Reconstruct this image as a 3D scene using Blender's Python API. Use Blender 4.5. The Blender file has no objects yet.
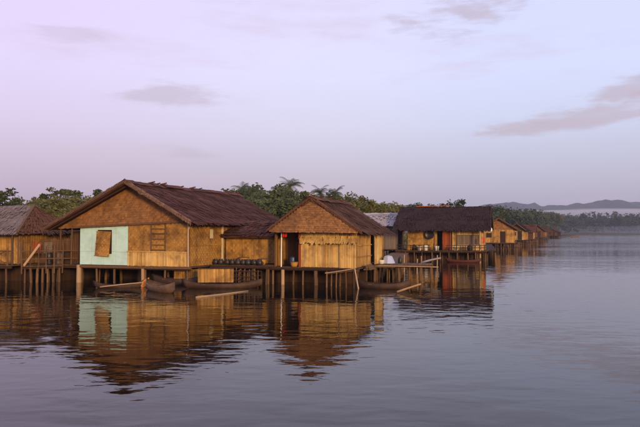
import bpy, math, random
from mathutils import Vector, Matrix, noise
R = math.radians
rnd = random.Random(7)
sc = bpy.context.scene
col = sc.collection

# ------------------------------------------------------------------ camera
CAM_H, FPX, PITCH = 2.8, 640.0, math.atan(18.5 / 640)
cd = bpy.data.cameras.new('camera'); cam = bpy.data.objects.new('camera', cd); col.objects.link(cam)
cam.location = (0, 0, CAM_H); cam.rotation_euler = (R(90) + PITCH, 0, 0)
cd.sensor_width = 36; cd.lens = 36; cd.clip_end = 20000; cd.clip_start = 0.1
sc.camera = cam

def ray(px, py):
    a, b = (px - 320) / FPX, (213.5 - py) / FPX
    return Vector((a, math.cos(PITCH) - b * math.sin(PITCH), math.sin(PITCH) + b * math.cos(PITCH)))
def on_z(px, py, z=0.0):                # where the line of sight meets height z
    d = ray(px, py); t = (z - CAM_H) / d.z
    return Vector((d.x * t, d.y * t, z))
def at_y(px, py, Y):                    # where it meets the distance Y
    d = ray(px, py); t = Y / d.y
    return Vector((d.x * t, Y, CAM_H + d.z * t))

# ------------------------------------------------------------------ sky and sun
SUN_EL, SUN_AZ = R(9), R(158)           # low, behind the camera and a little to the right
w = bpy.data.worlds.new('World'); sc.world = w; w.use_nodes = True
nt = w.node_tree; N = nt.nodes; L = nt.links; N.clear()
def nd(t, **k):
    n = N.new(t)
    for a, b in k.items(): setattr(n, a, b)
    return n
STR = 0.12
out = nd('ShaderNodeOutputWorld'); bg = nd('ShaderNodeBackground'); bg.inputs['Strength'].default_value = STR
sky = nd('ShaderNodeTexSky', sky_type='NISHITA', sun_disc=False, sun_elevation=SUN_EL, sun_rotation=SUN_AZ)
sky.air_density = 1.2; sky.dust_density = 2.0
tc = nd('ShaderNodeTexCoord'); sep = nd('ShaderNodeSeparateXYZ'); L.new(tc.outputs['Generated'], sep.inputs[0])
def math_(op, a, b=None):
    n = nd('ShaderNodeMath', operation=op)
    for i, v in enumerate((a, b)):
        if v is None: continue
        if isinstance(v, (int, float)): n.inputs[i].default_value = v
        else: L.new(v, n.inputs[i])
    return n.outputs[0]
def srgb(r, g, b, k=1.0):
    f = lambda c: ((c / 255 + 0.055) / 1.055) ** 2.4 if c > 10 else c / 255 / 12.92
    return (f(r) * k, f(g) * k, f(b) * k, 1)
def mixc(f, a, b):
    n = nd('ShaderNodeMix', data_type='RGBA')
    if isinstance(f, (int, float)): n.inputs[0].default_value = f
    else: L.new(f, n.inputs[0])
    for i, v in ((6, a), (7, b)):
        if isinstance(v, tuple): n.inputs[i].default_value = v
        else: L.new(v, n.inputs[i])
    return n.outputs[2]
ramp = nd('ShaderNodeValToRGB'); L.new(sep.outputs[2], ramp.inputs[0])
K = 1.16
cr = ramp.color_ramp; cr.elements[0].position = 0.0; cr.elements[0].color = srgb(180, 163, 180)
cr.elements[1].position = 1.0; cr.elements[1].color = srgb(205, 203, 232)
for p, c in ((0.05, srgb(187, 175, 192)), (0.10, srgb(197, 189, 208)), (0.16, srgb(211, 207, 231)), (0.24, srgb(219, 217, 246)), (0.34, srgb(220, 214, 246))):
    e = cr.elements.new(p); e.color = c
def span(src, a, b):
    m_ = nd('ShaderNodeMapRange'); m_.interpolation_type = 'SMOOTHSTEP'; L.new(src, m_.inputs[0]); m_.inputs[1].default_value = a; m_.inputs[2].default_value = b
    return m_.outputs[0]
def tint(f, a, c):
    n_ = nd('ShaderNodeMix', data_type='RGBA', blend_type='MULTIPLY'); L.new(f, n_.inputs[0]); L.new(a, n_.inputs[6]); n_.inputs[7].default_value = c
    return n_.outputs[2]
veil = tint(span(sep.outputs[0], .02, -.45), ramp.outputs[0], (1.03, .895, .965, 1))
veil = tint(span(sep.outputs[0], .0, .30), veil, (.90, .985, 1.02, 1))
# thin clouds
mp = nd('ShaderNodeMapping'); mp.inputs['Scale'].default_value = (2.2, 2.2, 11.0); L.new(tc.outputs['Generated'], mp.inputs[0])
nz = nd('ShaderNodeTexNoise'); nz.inputs['Scale'].default_value = 1.7; nz.inputs['Detail'].default_value = 6; nz.inputs['Roughness'].default_value = 0.6
L.new(mp.outputs[0], nz.inputs['Vector'])
cl = nd('ShaderNodeMapRange'); cl.interpolation_type = 'SMOOTHSTEP'; L.new(nz.outputs[0], cl.inputs[0])
cl.inputs[1].default_value = 0.5; cl.inputs[2].default_value = 0.78; cl.inputs[4].default_value = 0.55
skyc = mixc(cl.outputs[0], veil, srgb(206, 184, 204))
nz2 = nd('ShaderNodeTexNoise'); nz2.inputs['Scale'].default_value = 5.0; nz2.inputs['Detail'].default_value = 7; nz2.inputs['Roughness'].default_value = 0.62
L.new(mp.outputs[0], nz2.inputs['Vector'])
def cloud(px, py, sx, sz, tilt, amt):
    global skyc
    d = ray(px, py).normalized()
    v = nd('ShaderNodeVectorMath', operation='SUBTRACT'); L.new(tc.outputs['Generated'], v.inputs[0]); v.inputs[1].default_value = d
    m = nd('ShaderNodeMapping'); m.vector_type = 'POINT'; m.inputs['Rotation'].default_value = (0, tilt, 0)
    L.new(v.outputs[0], m.inputs[0])
    s = nd('ShaderNodeVectorMath', operation='MULTIPLY'); L.new(m.outputs[0], s.inputs[0]); s.inputs[1].default_value = (1 / sx, 0.5 / sx, 1 / sz)
    ln = nd('ShaderNodeVectorMath', operation='LENGTH'); L.new(s.outputs[0], ln.inputs[0])
    f = nd('ShaderNodeMapRange'); f.interpolation_type = 'SMOOTHSTEP'
    jit = math_('MULTIPLY', math_('SUBTRACT', nz2.outputs[0], 0.5), 3.6)
    L.new(math_('ADD', ln.outputs[1], jit), f.inputs[0])
    f.inputs[1].default_value = 1.15; f.inputs[2].default_value = 0.1; f.inputs[3].default_value = 0; f.inputs[4].default_value = amt
    skyc = mixc(f.outputs[0], skyc, srgb(186, 170, 186))
cloud(466, 12, 0.085, 0.030, 0.05, 0.75)
cloud(168, 94, 0.075, 0.018, 0.0, 0.6)
cloud(632, 88, 0.07, 0.020, 0.25, 0.7)
cloud(590, 116, 0.15, 0.022, 0.16, 0.75)
cloud(535, 128, 0.08, 0.012, 0.1, 0.5)
cloud(185, 152, 0.06, 0.010, -0.1, 0.4)
cloud(70, 35, 0.06, 0.016, 0.0, 0.35)
sca = nd('ShaderNodeVectorMath', operation='SCALE'); L.new(skyc, sca.inputs[0]); sca.inputs[3].default_value = K / STR
final = mixc(0.86, sky.outputs[0], sca.outputs[0])
L.new(final, bg.inputs['Color']); L.new(bg.outputs[0], out.inputs[0])

sd = bpy.data.lights.new('sun', 'SUN'); sun = bpy.data.objects.new('sun', sd); col.objects.link(sun)
sd.energy = 3.5; sd.angle = R(9); sd.color = (1.0, 0.63, 0.28)
to_sun = Vector((math.sin(SUN_AZ) * math.cos(SUN_EL), math.cos(SUN_AZ) * math.cos(SUN_EL), math.sin(SUN_EL)))
sun.rotation_euler = to_sun.to_track_quat('Z', 'Y').to_euler()
vs = sc.view_settings; vs.view_transform = 'Standard'; vs.look = 'None'; vs.gamma = 1; vs.exposure = 0.15; vs.use_curve_mapping = False
sc.cycles.max_bounces = 6; sc.cycles.use_denoising = True; sc.cycles.volume_bounces = 0
sc.render.film_transparent = False

# ------------------------------------------------------------------ materials
def mat(name, c0, c1, scale=(3, 3, 3), rough=0.85, bump=0.0, detail=4, wvar=0.6, spot=None, spec=0.2, obj_rand=0.0):
    m = bpy.data.materials.new(name); m.use_nodes = True
    t = m.node_tree; n = t.nodes; l = t.links
    b = n['Principled BSDF']; b.inputs['Roughness'].default_value = rough; b.inputs['Specular IOR Level'].default_value = spec
    co = n.new('ShaderNodeTexCoord'); mpn = n.new('ShaderNodeMapping'); mpn.inputs['Scale'].default_value = scale
    l.new(co.outputs['Object'], mpn.inputs[0])
    no = n.new('ShaderNodeTexNoise'); no.inputs['Scale'].default_value = 1; no.inputs['Detail'].default_value = detail; no.inputs['Roughness'].default_value = 0.6
    l.new(mpn.outputs[0], no.inputs['Vector'])
    at = n.new('ShaderNodeAttribute'); at.attribute_name = 'var'
    mr = n.new('ShaderNodeMapRange'); l.new(no.outputs[0], mr.inputs[0]); mr.inputs[1].default_value = 0.3; mr.inputs[2].default_value = 0.7
    mx = n.new('ShaderNodeMix'); mx.inputs[0].default_value = wvar
    l.new(mr.outputs[0], mx.inputs[2]); l.new(at.outputs['Fac'], mx.inputs[3])
    fac = mx.outputs[0]
    if obj_rand:
        oi = n.new('ShaderNodeObjectInfo'); m2 = n.new('ShaderNodeMix'); m2.inputs[0].default_value = obj_rand
        l.new(fac, m2.inputs[2]); l.new(oi.outputs['Random'], m2.inputs[3]); fac = m2.outputs[0]
    cm = n.new('ShaderNodeMix'); cm.data_type = 'RGBA'; l.new(fac, cm.inputs[0])
    cm.inputs[6].default_value = (*c0, 1); cm.inputs[7].default_value = (*c1, 1)
    last = cm.outputs[2]
    if spot:                                      # stains and weathering patches
        n2 = n.new('ShaderNodeTexNoise'); n2.inputs['Scale'].default_value = spot[1]; n2.inputs['Detail'].default_value = 8; n2.inputs['Roughness'].default_value = 0.65
        l.new(co.outputs['Object'], n2.inputs['Vector'])
        r2 = n.new('ShaderNodeMapRange'); l.new(n2.outputs[0], r2.inputs[0]); r2.inputs[1].default_value = 0.46; r2.inputs[2].default_value = 0.66
        r2.inputs[4].default_value = spot[2]
        c2 = n.new('ShaderNodeMix'); c2.data_type = 'RGBA'; l.new(r2.outputs[0], c2.inputs[0]); l.new(last, c2.inputs[6]); c2.inputs[7].default_value = (*spot[0], 1)
        last = c2.outputs[2]
    l.new(last, b.inputs['Base Color'])
    if bump:
        bp = n.new('ShaderNodeBump'); bp.inputs['Strength'].default_value = bump; bp.inputs['Distance'].default_value = 0.02
        l.new(no.outputs[0], bp.inputs['Height']); l.new(bp.outputs[0], b.inputs['Normal'])
    return m
M = {}
M['bamboo'] = mat('golden_bamboo', (.17, .083, .018), (.54, .315, .090), (9, 9, 1.2), .6, .3, spot=((.10, .045, .016), 1.1, .85))
M['bamboo_pale'] = mat('pale_bamboo', (.30, .18, .052), (.72, .49, .18), (9, 9, 1.2), .6, .3, spot=((.20, .10, .035), 1.2, .8))
M['weave'] = mat('woven_bamboo', (.19, .092, .020), (.49, .270, .070), (14, 14, 14), .7, .4, spot=((.085, .038, .014), 1.0, .85))
M['gable'] = mat('gable_thatch', (.115, .052, .020), (.37, .185, .072), (3, 3, 9), .9, .3, spot=((.07, .035, .02), .9, .6))
M['thatch_red'] = mat('maroon_thatch', (.034, .013, .010), (.125, .046, .033), (4, 4, 4), .95, .2, spot=((.14, .07, .055), .8, .35))
M['thatch_brown'] = mat('brown_thatch', (.040, .017, .010), (.14, .060, .034), (4, 4, 4), .95, .2, spot=((.14, .075, .05), .8, .4))
M['thatch_edge'] = mat('ragged_thatch_edge', (.05, .028, .022), (.19, .115, .085), (4, 4, 4), .95, .2)
M['thatch_black'] = mat('blackened_thatch', (.010, .006, .008), (.036, .020, .022), (4, 4, 4), .95, .2, spot=((.06, .035, .03), .8, .4))
M['thatch_grey'] = mat('grey_thatch', (.10, .078, .072), (.24, .19, .175), (4, 4, 4), .95, .2, spot=((.09, .06, .055), .8, .5))
M['thatch_pale'] = mat('pale_grey_roof', (.22, .20, .21), (.40, .37, .38), (3, 3, 3), .85, .2, spot=((.16, .12, .11), .9, .5))
M['mint'] = mat('mint_paint', (.40, .62, .58), (.49, .72, .68), (2, 2, 5), .6, .1, wvar=.35, spot=((.34, .46, .40), 1.3, .6))
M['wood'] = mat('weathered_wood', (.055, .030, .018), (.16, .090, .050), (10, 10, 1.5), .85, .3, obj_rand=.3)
M['wood_pale'] = mat('pale_wood', (.26, .17, .10), (.46, .33, .21), (10, 10, 1.5), .8, .3, obj_rand=.3)
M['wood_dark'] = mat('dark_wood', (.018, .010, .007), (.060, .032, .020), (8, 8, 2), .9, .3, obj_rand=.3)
M['stilt'] = mat('stilt_wood', (.050, .028, .016), (.20, .12, .065), (12, 12, 1.5), .85, .3, obj_rand=.55)
M['board_red'] = mat('red_brown_board', (.17, .035, .012), (.33, .085, .03), (8, 8, 1.5), .7, .2)
M['grey_wall'] = mat('grey_board', (.10, .075, .06), (.21, .165, .13), (8, 8, 1.5), .85, .2)
M['tin'] = mat('grey_tin', (.20, .20, .22), (.34, .33, .35), (2, 2, 2), .5, .1, spot=((.16, .09, .06), 1.2, .6), spec=.4)
M['cream'] = mat('cream_board', (.42, .36, .22), (.58, .51, .34), (6, 6, 2), .7, .1)
M['black'] = mat('sooty_metal', (.010, .009, .010), (.030, .026, .026), (6, 6, 6), .45, .1, spec=.4)
M['white'] = mat('white_plastic', (.66, .66, .68), (.80, .80, .82), (6, 6, 6), .4, 0, spec=.5)
M['blue'] = mat('blue_plastic', (.012, .025, .07), (.02, .045, .11), (6, 6, 6), .4, 0, spec=.5)
M['paleblue'] = mat('pale_blue_cloth', (.30, .36, .58), (.42, .48, .68), (5, 5, 5), .8, .1)
M['red'] = mat('red_cloth', (.42, .02, .015), (.60, .05, .03), (6, 6, 6), .8, .1)
M['hull'] = mat('canoe_hull', (.016, .009, .006), (.055, .031, .020), (2, 8, 8), .6, .2, spot=((.10, .06, .04), 1.5, .5))
M['hull_red'] = mat('faded_red_hull', (.045, .011, .007), (.10, .026, .016), (2, 8, 8), .6, .2, spot=((.05, .025, .02), 1.5, .6))
M['hull_pale'] = mat('pale_canoe_hull', (.10, .060, .038), (.22, .145, .095), (2, 8, 8), .6, .2, spot=((.06, .035, .02), 1.5, .6))
M['orange'] = mat('orange_lit_prow', (.52, .17, .035), (.70, .28, .06), (6, 6, 6), .55, .1)  # warm light on the canoe prow, put into the colour
M['bark'] = mat('bark', (.06, .042, .03), (.14, .10, .07), (5, 5, 1.5), .9, .3)
def leafmat(name, c0, c1):
    m = mat(name, c0, c1, (.5, .5, .5), .6, 0, wvar=.65, obj_rand=.3, spec=.25)
    b = m.node_tree.nodes['Principled BSDF']
    b.inputs['Subsurface Weight'].default_value = 0
    return m
M['leaf'] = leafmat('leaf_olive', (.030, .036, .007), (.150, .145, .026))
M['leaf_dark'] = leafmat('leaf_dark', (.016, .028, .009), (.078, .100, .027))
M['leaf_palm'] = leafmat('leaf_palm', (.020, .032, .010), (.085, .105, .026))
M['forest'] = leafmat('forest_leaf', (.012, .022, .010), (.045, .062, .024))
M['earth'] = mat('shore_earth', (.05, .04, .02), (.11, .09, .05), (.4, .4, .4), .95, .3)
M['hill'] = mat('wooded_hill', (.012, .02, .012), (.035, .05, .024), (.02, .02, .02), .95, 0)

# water
wm = bpy.data.materials.new('lake_water'); wm.use_nodes = True
t = wm.node_tree; n = t.nodes; l = t.links; b = n['Principled BSDF']
b.inputs['Base Color'].default_value = (.013, .0085, .005, 1); b.inputs['Roughness'].default_value = 0.03; b.inputs['IOR'].default_value = 1.25
co = n.new('ShaderNodeTexCoord')
def wave(sx, sy, rot, detail=1.5, dist=0.3):
    mpn = n.new('ShaderNodeMapping'); mpn.inputs['Scale'].default_value = (sx, sy, 1); mpn.inputs['Rotation'].default_value = (0, 0, rot)
    l.new(co.outputs['Object'], mpn.inputs[0])
    no = n.new('ShaderNodeTexNoise'); no.inputs['Scale'].default_value = 1; no.inputs['Detail'].default_value = detail; no.inputs['Distortion'].default_value = dist
    l.new(mpn.outputs[0], no.inputs['Vector']); return no.outputs[0]
def wmath(op, a, b_):
    m_ = n.new('ShaderNodeMath'); m_.operation = op
    for i, v in enumerate((a, b_)):
        if isinstance(v, (int, float)): m_.inputs[i].default_value = v
        else: l.new(v, m_.inputs[i])
    return m_.outputs[0]
w1 = wave(0.95, 1.7, R(10)); w2 = wave(0.26, 0.42, R(-14)); w3 = wave(2.4, 4.2, R(24), 2)
calm = wave(0.025, 0.05, R(-20), 2)
cm_ = n.new('ShaderNodeMapRange'); l.new(calm, cm_.inputs[0]); cm_.inputs[1].default_value = .35; cm_.inputs[2].default_value = .65; cm_.inputs[3].default_value = .45; cm_.inputs[4].default_value = 1.25
hsum = wmath('ADD', wmath('ADD', wmath('MULTIPLY', w1, .95), wmath('MULTIPLY', w2, 1.2)), wmath('MULTIPLY', wmath('MULTIPLY', w3, .27), cm_.outputs[0]))
hsum = wmath('MULTIPLY', hsum, cm_.outputs[0])
sp_ = n.new('ShaderNodeSeparateXYZ'); l.new(co.outputs['Object'], sp_.inputs[0])      # open water past the sheltering houses is breezier
op = n.new('ShaderNodeMapRange'); l.new(sp_.outputs[1], op.inputs[0]); op.inputs[1].default_value = 50; op.inputs[2].default_value = 260; op.inputs[3].default_value = 1; op.inputs[4].default_value = 4.0
hsum = wmath('MULTIPLY', hsum, op.outputs[0])
bp = n.new('ShaderNodeBump'); bp.inputs['Strength'].default_value = 1; bp.inputs['Distance'].default_value = 0.016
l.new(hsum, bp.inputs['Height']); l.new(bp.outputs[0], b.inputs['Normal'])
M['water'] = wm

# ------------------------------------------------------------------ mesh helpers
class MB:
    def __init__(s): s.v = []; s.f = []; s.c = []; s.k = None
    def add(s, vs_, fs, var=None):
        o = len(s.v); s.v += [tuple(p) for p in vs_]
        var = rnd.random() if var is None else var
        for f in fs: s.f.append([i + o for i in f]); s.c.append(var)
    def box(s, x0, x1, y0, y1, z0, z1, var=None):
        p = [(x0, y0, z0), (x1, y0, z0), (x1, y1, z0), (x0, y1, z0), (x0, y0, z1), (x1, y0, z1), (x1, y1, z1), (x0, y1, z1)]
        s.add(p, [(0, 3, 2, 1), (4, 5, 6, 7), (0, 1, 5, 4), (1, 2, 6, 5), (2, 3, 7, 6), (3, 0, 4, 7)], var)
    def bar(s, a, b, w_=.08, h=None, var=None, up=(0, 0, 1)):
        a = Vector(a); b = Vector(b); h = h or w_
        d = (b - a).normalized(); u = Vector(up)
        if abs(d.dot(u)) > .95: u = Vector((0, 1, 0))
        r = d.cross(u).normalized() * w_ / 2; u = r.cross(d).normalized() * h / 2
        p = [a - r - u, a + r - u, a + r + u, a - r + u, b - r - u, b + r - u, b + r + u, b - r + u]
        s.add(p, [(0, 3, 2, 1), (4, 5, 6, 7), (0, 1, 5, 4), (1, 2, 6, 5), (2, 3, 7, 6), (3, 0, 4, 7)], var)
    def tube(s, a, b, r0, r1=None, n_=8, bend=0.0, var=None, segs=1, cap=True):
        a = Vector(a); b = Vector(b); r1 = r0 if r1 is None else r1
        d = (b - a).normalized(); u = Vector((0, 0, 1)) if abs(d.z) < .9 else Vector((0, 1, 0))
        r = d.cross(u).normalized(); u = r.cross(d)
        off = (r * rnd.uniform(-1, 1) + u * rnd.uniform(-1, 1)) * bend
        vs_ = []; fs = []
        for k in range(segs + 1):
            q = k / segs; c = a.lerp(b, q) + off * math.sin(q * math.pi); rr = r0 + (r1 - r0) * q
            for i in range(n_):
                an = 2 * math.pi * i / n_; vs_.append(c + r * math.cos(an) * rr + u * math.sin(an) * rr)
        for k in range(segs):
            for i in range(n_):
                j = (i + 1) % n_; fs.append((k * n_ + i, k * n_ + j, (k + 1) * n_ + j, (k + 1) * n_ + i))
        if cap: fs.append(tuple(range(n_ - 1, -1, -1))); fs.append(tuple(range(segs * n_, segs * n_ + n_)))
        s.add(vs_, fs, var)
    def lathe(s, c, prof, n_=12, var=None):
        vs_ = []; fs = []
        for (r, z) in prof:
            for i in range(n_):
                an = 2 * math.pi * i / n_; vs_.append((c[0] + r * math.cos(an), c[1] + r * math.sin(an), c[2] + z))
        for k in range(len(prof) - 1):
            for i in range(n_):
                j = (i + 1) % n_; fs.append((k * n_ + i, k * n_ + j, (k + 1) * n_ + j, (k + 1) * n_ + i))
        fs.append(tuple(range(n_ - 1, -1, -1))); e = (len(prof) - 1) * n_; fs.append(tuple(range(e, e + n_)))
        s.add(vs_, fs, var)
    def prism(s, poly, off, var=None):           # a flat outline given thickness
        off = Vector(off); m_ = len(poly); vs_ = [Vector(p) for p in poly] + [Vector(p) + off for p in poly]
        fs = [tuple(range(m_ - 1, -1, -1)), tuple(range(m_, 2 * m_))]
        for i in range(m_): j = (i + 1) % m_; fs.append((i, j, m_ + j, m_ + i))
        s.add(vs_, fs, var)
    def mesh(s, name, m_, smooth=False):
        me = bpy.data.meshes.new(name); me.from_pydata(s.v, [], s.f); me.materials.append(m_)
        a = me.attributes.new('var', 'FLOAT', 'FACE'); a.data.foreach_set('value', s.c)
        if smooth: me.polygons.foreach_set('use_smooth', [True] * len(me.polygons))
        me.update(); return me
    def build(s, name, m_, parent=None, kind=None, label=None, smooth=False):
        return link(name, s.mesh(name, m_, smooth), parent, kind, label)
def link(name, me, parent=None, kind=None, label=None, loc=None, rot=None):
    o = bpy.data.objects.new(name, me); col.objects.link(o)
    if parent: o.parent = parent
    if kind: o['kind'] = kind
    if label: o['label'] = label
    if loc is not None: o.location = loc
    if rot is not None: o.rotation_euler = rot
    return o
def tag(o, label, cat, group=None):
    o['label'] = label; o['category'] = cat
    if group: o['group'] = group
    return o
def thing(name, label, cat, loc, rz=0, group=None):
    o = link(name, None, loc=loc, rot=(0, 0, rz)); o.empty_display_size = .3
    return tag(o, label, cat, group)
def copy_tree(o, parent=None):
    c = o.copy(); col.objects.link(c); c.parent = parent
    for ch in list(o.children): copy_tree(ch, c)
    return c

# ------------------------------------------------------------------ building pieces
def thatch(mb, tl, tr, bl, br, rows=14, bw=.11, bl_len=.65, lift=.05, rag=.12):
    tl, tr, bl, br = map(Vector, (tl, tr, bl, br))
    nrm = (tr - tl).cross(bl - tl).normalized()
    if nrm.z < 0: nrm = -nrm
    th = nrm * .10; dz_ = nrm * -.05; tl, tr, bl, br = tl + dz_, tr + dz_, bl + dz_, br + dz_
    mb.add([tl, tr, br, bl, tl - th, tr - th, br - th, bl - th], [(0, 1, 2, 3), (7, 6, 5, 4), (0, 4, 5, 1), (1, 5, 6, 2), (2, 6, 7, 3), (3, 7, 4, 0)], .3)
    for r in range(rows + 1):
        v = r / rows; a = bl.lerp(tl, v); b_ = br.lerp(tr, v); cnt = max(2, int((b_ - a).length / bw)); rv = rnd.uniform(-.12, .12)
        sag = rnd.uniform(-.03, .03)
        for i in range(cnt):
            u = (i + rnd.uniform(.1, .9)) / cnt
            top = bl.lerp(br, u).lerp(tl.lerp(tr, u), v)
            down = (bl.lerp(br, u) - tl.lerp(tr, u)).normalized()
            side = (br - bl).normalized()
            if r == rows: top = top + down * .05
            top = top + nrm * (.05 + .075 * noise.noise((top.x * .55, top.y * .55, top.z * .8 + 3)) + .018 * noise.noise((top.x * 1.7, top.y * 1.7, 9)))
            ln = bl_len * rnd.uniform(.55, 1.05)
            if r == 0: ln = rag + rnd.random() ** 2 * rag * 2.2
            down = (down + side * rnd.uniform(-.09, .09)).normalized()
            hw = bw * rnd.uniform(.45, .85)
            p0 = top + nrm * .012 - down * bl_len * .12; p1 = top + down * ln + nrm * (lift * rnd.uniform(.5, 1.7)) + Vector((0, 0, -.02 - sag))
            mb.add([p0 - side * hw, p0 + side * hw, p1 + side * hw * .6, p1 - side * hw * .6], [(0, 1, 2, 3)], min(1, max(0, rnd.gauss(.5 + rv * .8, .17))))
def slats(mb, p0, ux, width, z0, z1, sw=.085, nrm=(0, -1), thick=.018, top=None, jag=0.0):
    """upright strips from p0 along ux (2D), between heights z0 and z1; top(u) gives a sloping head"""
    n_ = max(1, int(width / sw)); ux = Vector((ux[0], ux[1], 0)); nn = Vector((nrm[0], nrm[1], 0)); p0 = Vector((p0[0], p0[1], 0))
    for i in range(n_):
        a = i * width / n_ + .002; b_ = (i + 1) * width / n_ - .004
        o = nn * rnd.uniform(0, .012); zt = (top((a + b_) / 2) if top else z1) + rnd.uniform(-jag, jag * .3); zb = z0 - rnd.uniform(0, jag)
        A = p0 + ux * a + o; B = p0 + ux * b_ + o; mid = p0 + ux * (a + b_) / 2 + o + nn * thick * .7
        vs_ = []
        for q in (A, mid, B):
            vs_ += [(q.x, q.y, zb), (q.x, q.y, zt)]
        Bk = [A - nn * thick, B - nn * thick]
        vs_ += [(Bk[0].x, Bk[0].y, zb), (Bk[0].x, Bk[0].y, zt), (Bk[1].x, Bk[1].y, zb), (Bk[1].x, Bk[1].y, zt)]
        mb.add(vs_, [(0, 2, 3, 1), (2, 4, 5, 3), (4, 8, 9, 5), (8, 6, 7, 9), (6, 0, 1, 7), (1, 3, 5, 9, 7), (0, 6, 8, 4, 2)])
def woven(mb, x0, x1, y, z0, z1, cell=.13, top=None):
    """plaited panel in the plane y (faces -y): over and under strips standing proud"""
    nx = max(1, int((x1 - x0) / cell)); nz_ = max(1, int((z1 - z0) / cell))
    for i in range(nx):
        for k in range(nz_):
            a = x0 + (x1 - x0) * i / nx; b_ = x0 + (x1 - x0) * (i + 1) / nx
            c = z0 + (z1 - z0) * k / nz_; d = z0 + (z1 - z0) * (k + 1) / nz_
            up = .012 if (i + k) % 2 else .0
            mb.add([(a, y - up, c), (b_, y - up - .004, c), (b_, y - up, d), (a, y - up - .004, d)], [(0, 1, 2, 3)], min(1, max(0, rnd.gauss(.62 if up else .42, .16))))
    mb.box(x0, x1, y + .006, y + .03, z0, z1, .3)
def stilt_mesh(r=.075, top=1.0, bottom=-1.3):
    mb = MB(); mb.tube((0, 0, bottom), (0, 0, top), r * 1.08, r * .92, 8, .025, segs=4); return mb.mesh('stilt', M['stilt'], True)
ST = [stilt_mesh(.075), stilt_mesh(.06), stilt_mesh(.09), stilt_mesh(.05)]
def stilts(root, spots, top=1.0, name='stilt', fat=None):
    for (x, y) in spots:
        me = ST[2] if fat and (x, y) in fat else rnd.choice(ST[:2] + ST[3:])
        o = link(name, me, root, loc=(x + rnd.uniform(-.05, .05), y, top - 1.0), rot=(rnd.uniform(-.03, .03), rnd.uniform(-.035, .035), rnd.random() * 6))
        s_ = rnd.uniform(.85, 1.25); o.scale = (s_, s_, 1)
def deck(root, x0, x1, y0, y1, z, name='deck', m_='wood', along='x', pw=.14):
    mb = MB()
    if along == 'x':
        n_ = max(1, int((x1 - x0) / pw))
        for i in range(n_):
            a = x0 + (x1 - x0) * i / n_; mb.box(a + .006, a + (x1 - x0) / n_ - .006, y0 - rnd.uniform(0, .08), y1 + rnd.uniform(0, .05), z - .045, z + rnd.uniform(-.008, .008))
    else:
        n_ = max(1, int((y1 - y0) / pw))
        for i in range(n_):
            a = y0 + (y1 - y0) * i / n_; mb.box(x0 - rnd.uniform(0, .1), x1 + rnd.uniform(0, .1), a + .006, a + (y1 - y0) / n_ - .006, z - .045, z + rnd.uniform(-.008, .008))
    o = mb.build(name, M[m_], root, 'stuff')
    j = MB()
    for y in (y0 + .12, (y0 + y1) / 2, y1 - .12): j.bar((x0, y, z - .115), (x1, y, z - .115), .10, .13)
    j.build('joist', M['wood_dark'], root)
    return o

# ------------------------------------------------------------------ the setting: water, shore, hills
mb = MB(); mb.add([(-2900, -380, 0), (4300, -380, 0), (4300, 4100, 0), (-2900, 4100, 0)], [(0, 1, 2, 3)])
mb.build('water', M['water'], None, 'structure')
shore = [(-700, 46), (-120, 58), (-40, 60), (-8, 62), (6, 78), (16, 100), (30, 150), (52, 210), (95, 300), (160, 430), (215, 560), (250, 660), (330, 700), (520, 690), (800, 740), (1300, 800), (2200, 900), (4200, 1000)]
mb = MB(); rows = []
for k, (dy, z) in enumerate(((0, -.35), (3, .35), (12, .8), (60, 1.6), (400, 4.0), (2600, 6.0))):
    for (x, y) in shore: rows.append((x - dy * .35 * (1 if x < 300 else 0), min(y + dy, 4050), z + .25 * noise.noise((x * .1, y * .1, k))))
m_ = len(shore)
for k in range(5):
    for i in range(m_ - 1):
        a = k * m_ + i; mb.add([rows[a], rows[a + 1], rows[a + 1 + m_], rows[a + m_]], [(0, 1, 2, 3)], .5)
mb.build('shore', M['earth'], None, 'structure')

def hill(name, prof, Y, depth, seed):
    """ridge line from (pixel x, pixel y) pairs at its own distance, sloping down to both sides"""
    mb = MB(); nx, ny = 260, 14; vs_ = []
    xs = [p[0] for p in prof]
    def z_at(px):
        if px <= xs[0]: py = prof[0][1]
        elif px >= xs[-1]: py = prof[-1][1]
        else:
            for (a, b_), (c, d) in zip(prof, prof[1:]):
                if a <= px <= c: u = (px - a) / (c - a); u = u * u * (3 - 2 * u); py = b_ + (d - b_) * u; break
        return at_y(px, py, Y).z
    for j in range(ny + 1):
        v = j / ny * 2 - 1
        for i in range(nx + 1):
            px = xs[0] + (xs[-1] - xs[0]) * i / nx
            x = (px - 320) / FPX * Y; y = Y + v * depth
            e = max(0, 1 - abs(v)) ** .8
            z = z_at(px) * e + 9 * e * noise.noise((x * .012, y * .012, seed)) + 5 * e * noise.noise((x * .035, y * .035, seed)) + 3.2 * e * noise.noise((x * .09, y * .09, seed))
            vs_.append((x, y, max(z, -1)))
    fs = [(j * (nx + 1) + i, j * (nx + 1) + i + 1, (j + 1) * (nx + 1) + i + 1, (j + 1) * (nx + 1) + i) for j in range(ny) for i in range(nx)]
    mb.add(vs_, fs, .5)
    return mb.build(name, M['hill'], None, 'structure', smooth=True)
hill('hills', [(120, 220), (250, 214), (340, 210), (392, 207), (412, 204), (440, 208), (470, 207), (498, 204), (512, 203), (524, 204.5), (534, 203.5), (546, 206.5), (556, 205), (566, 205.5), (580, 202.5), (590, 202.5), (600, 200), (612, 199), (620, 199.5), (630, 202), (638, 201.5), (650, 204), (700, 199), (760, 205), (850, 212), (950, 216)], 2600, 500, 3.1)
hill('hills', [(380, 219), (450, 217), (500, 213), (540, 216), (580, 218), (620, 216), (680, 214), (760, 218), (900, 220)], 1250, 200, 8.4)

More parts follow.
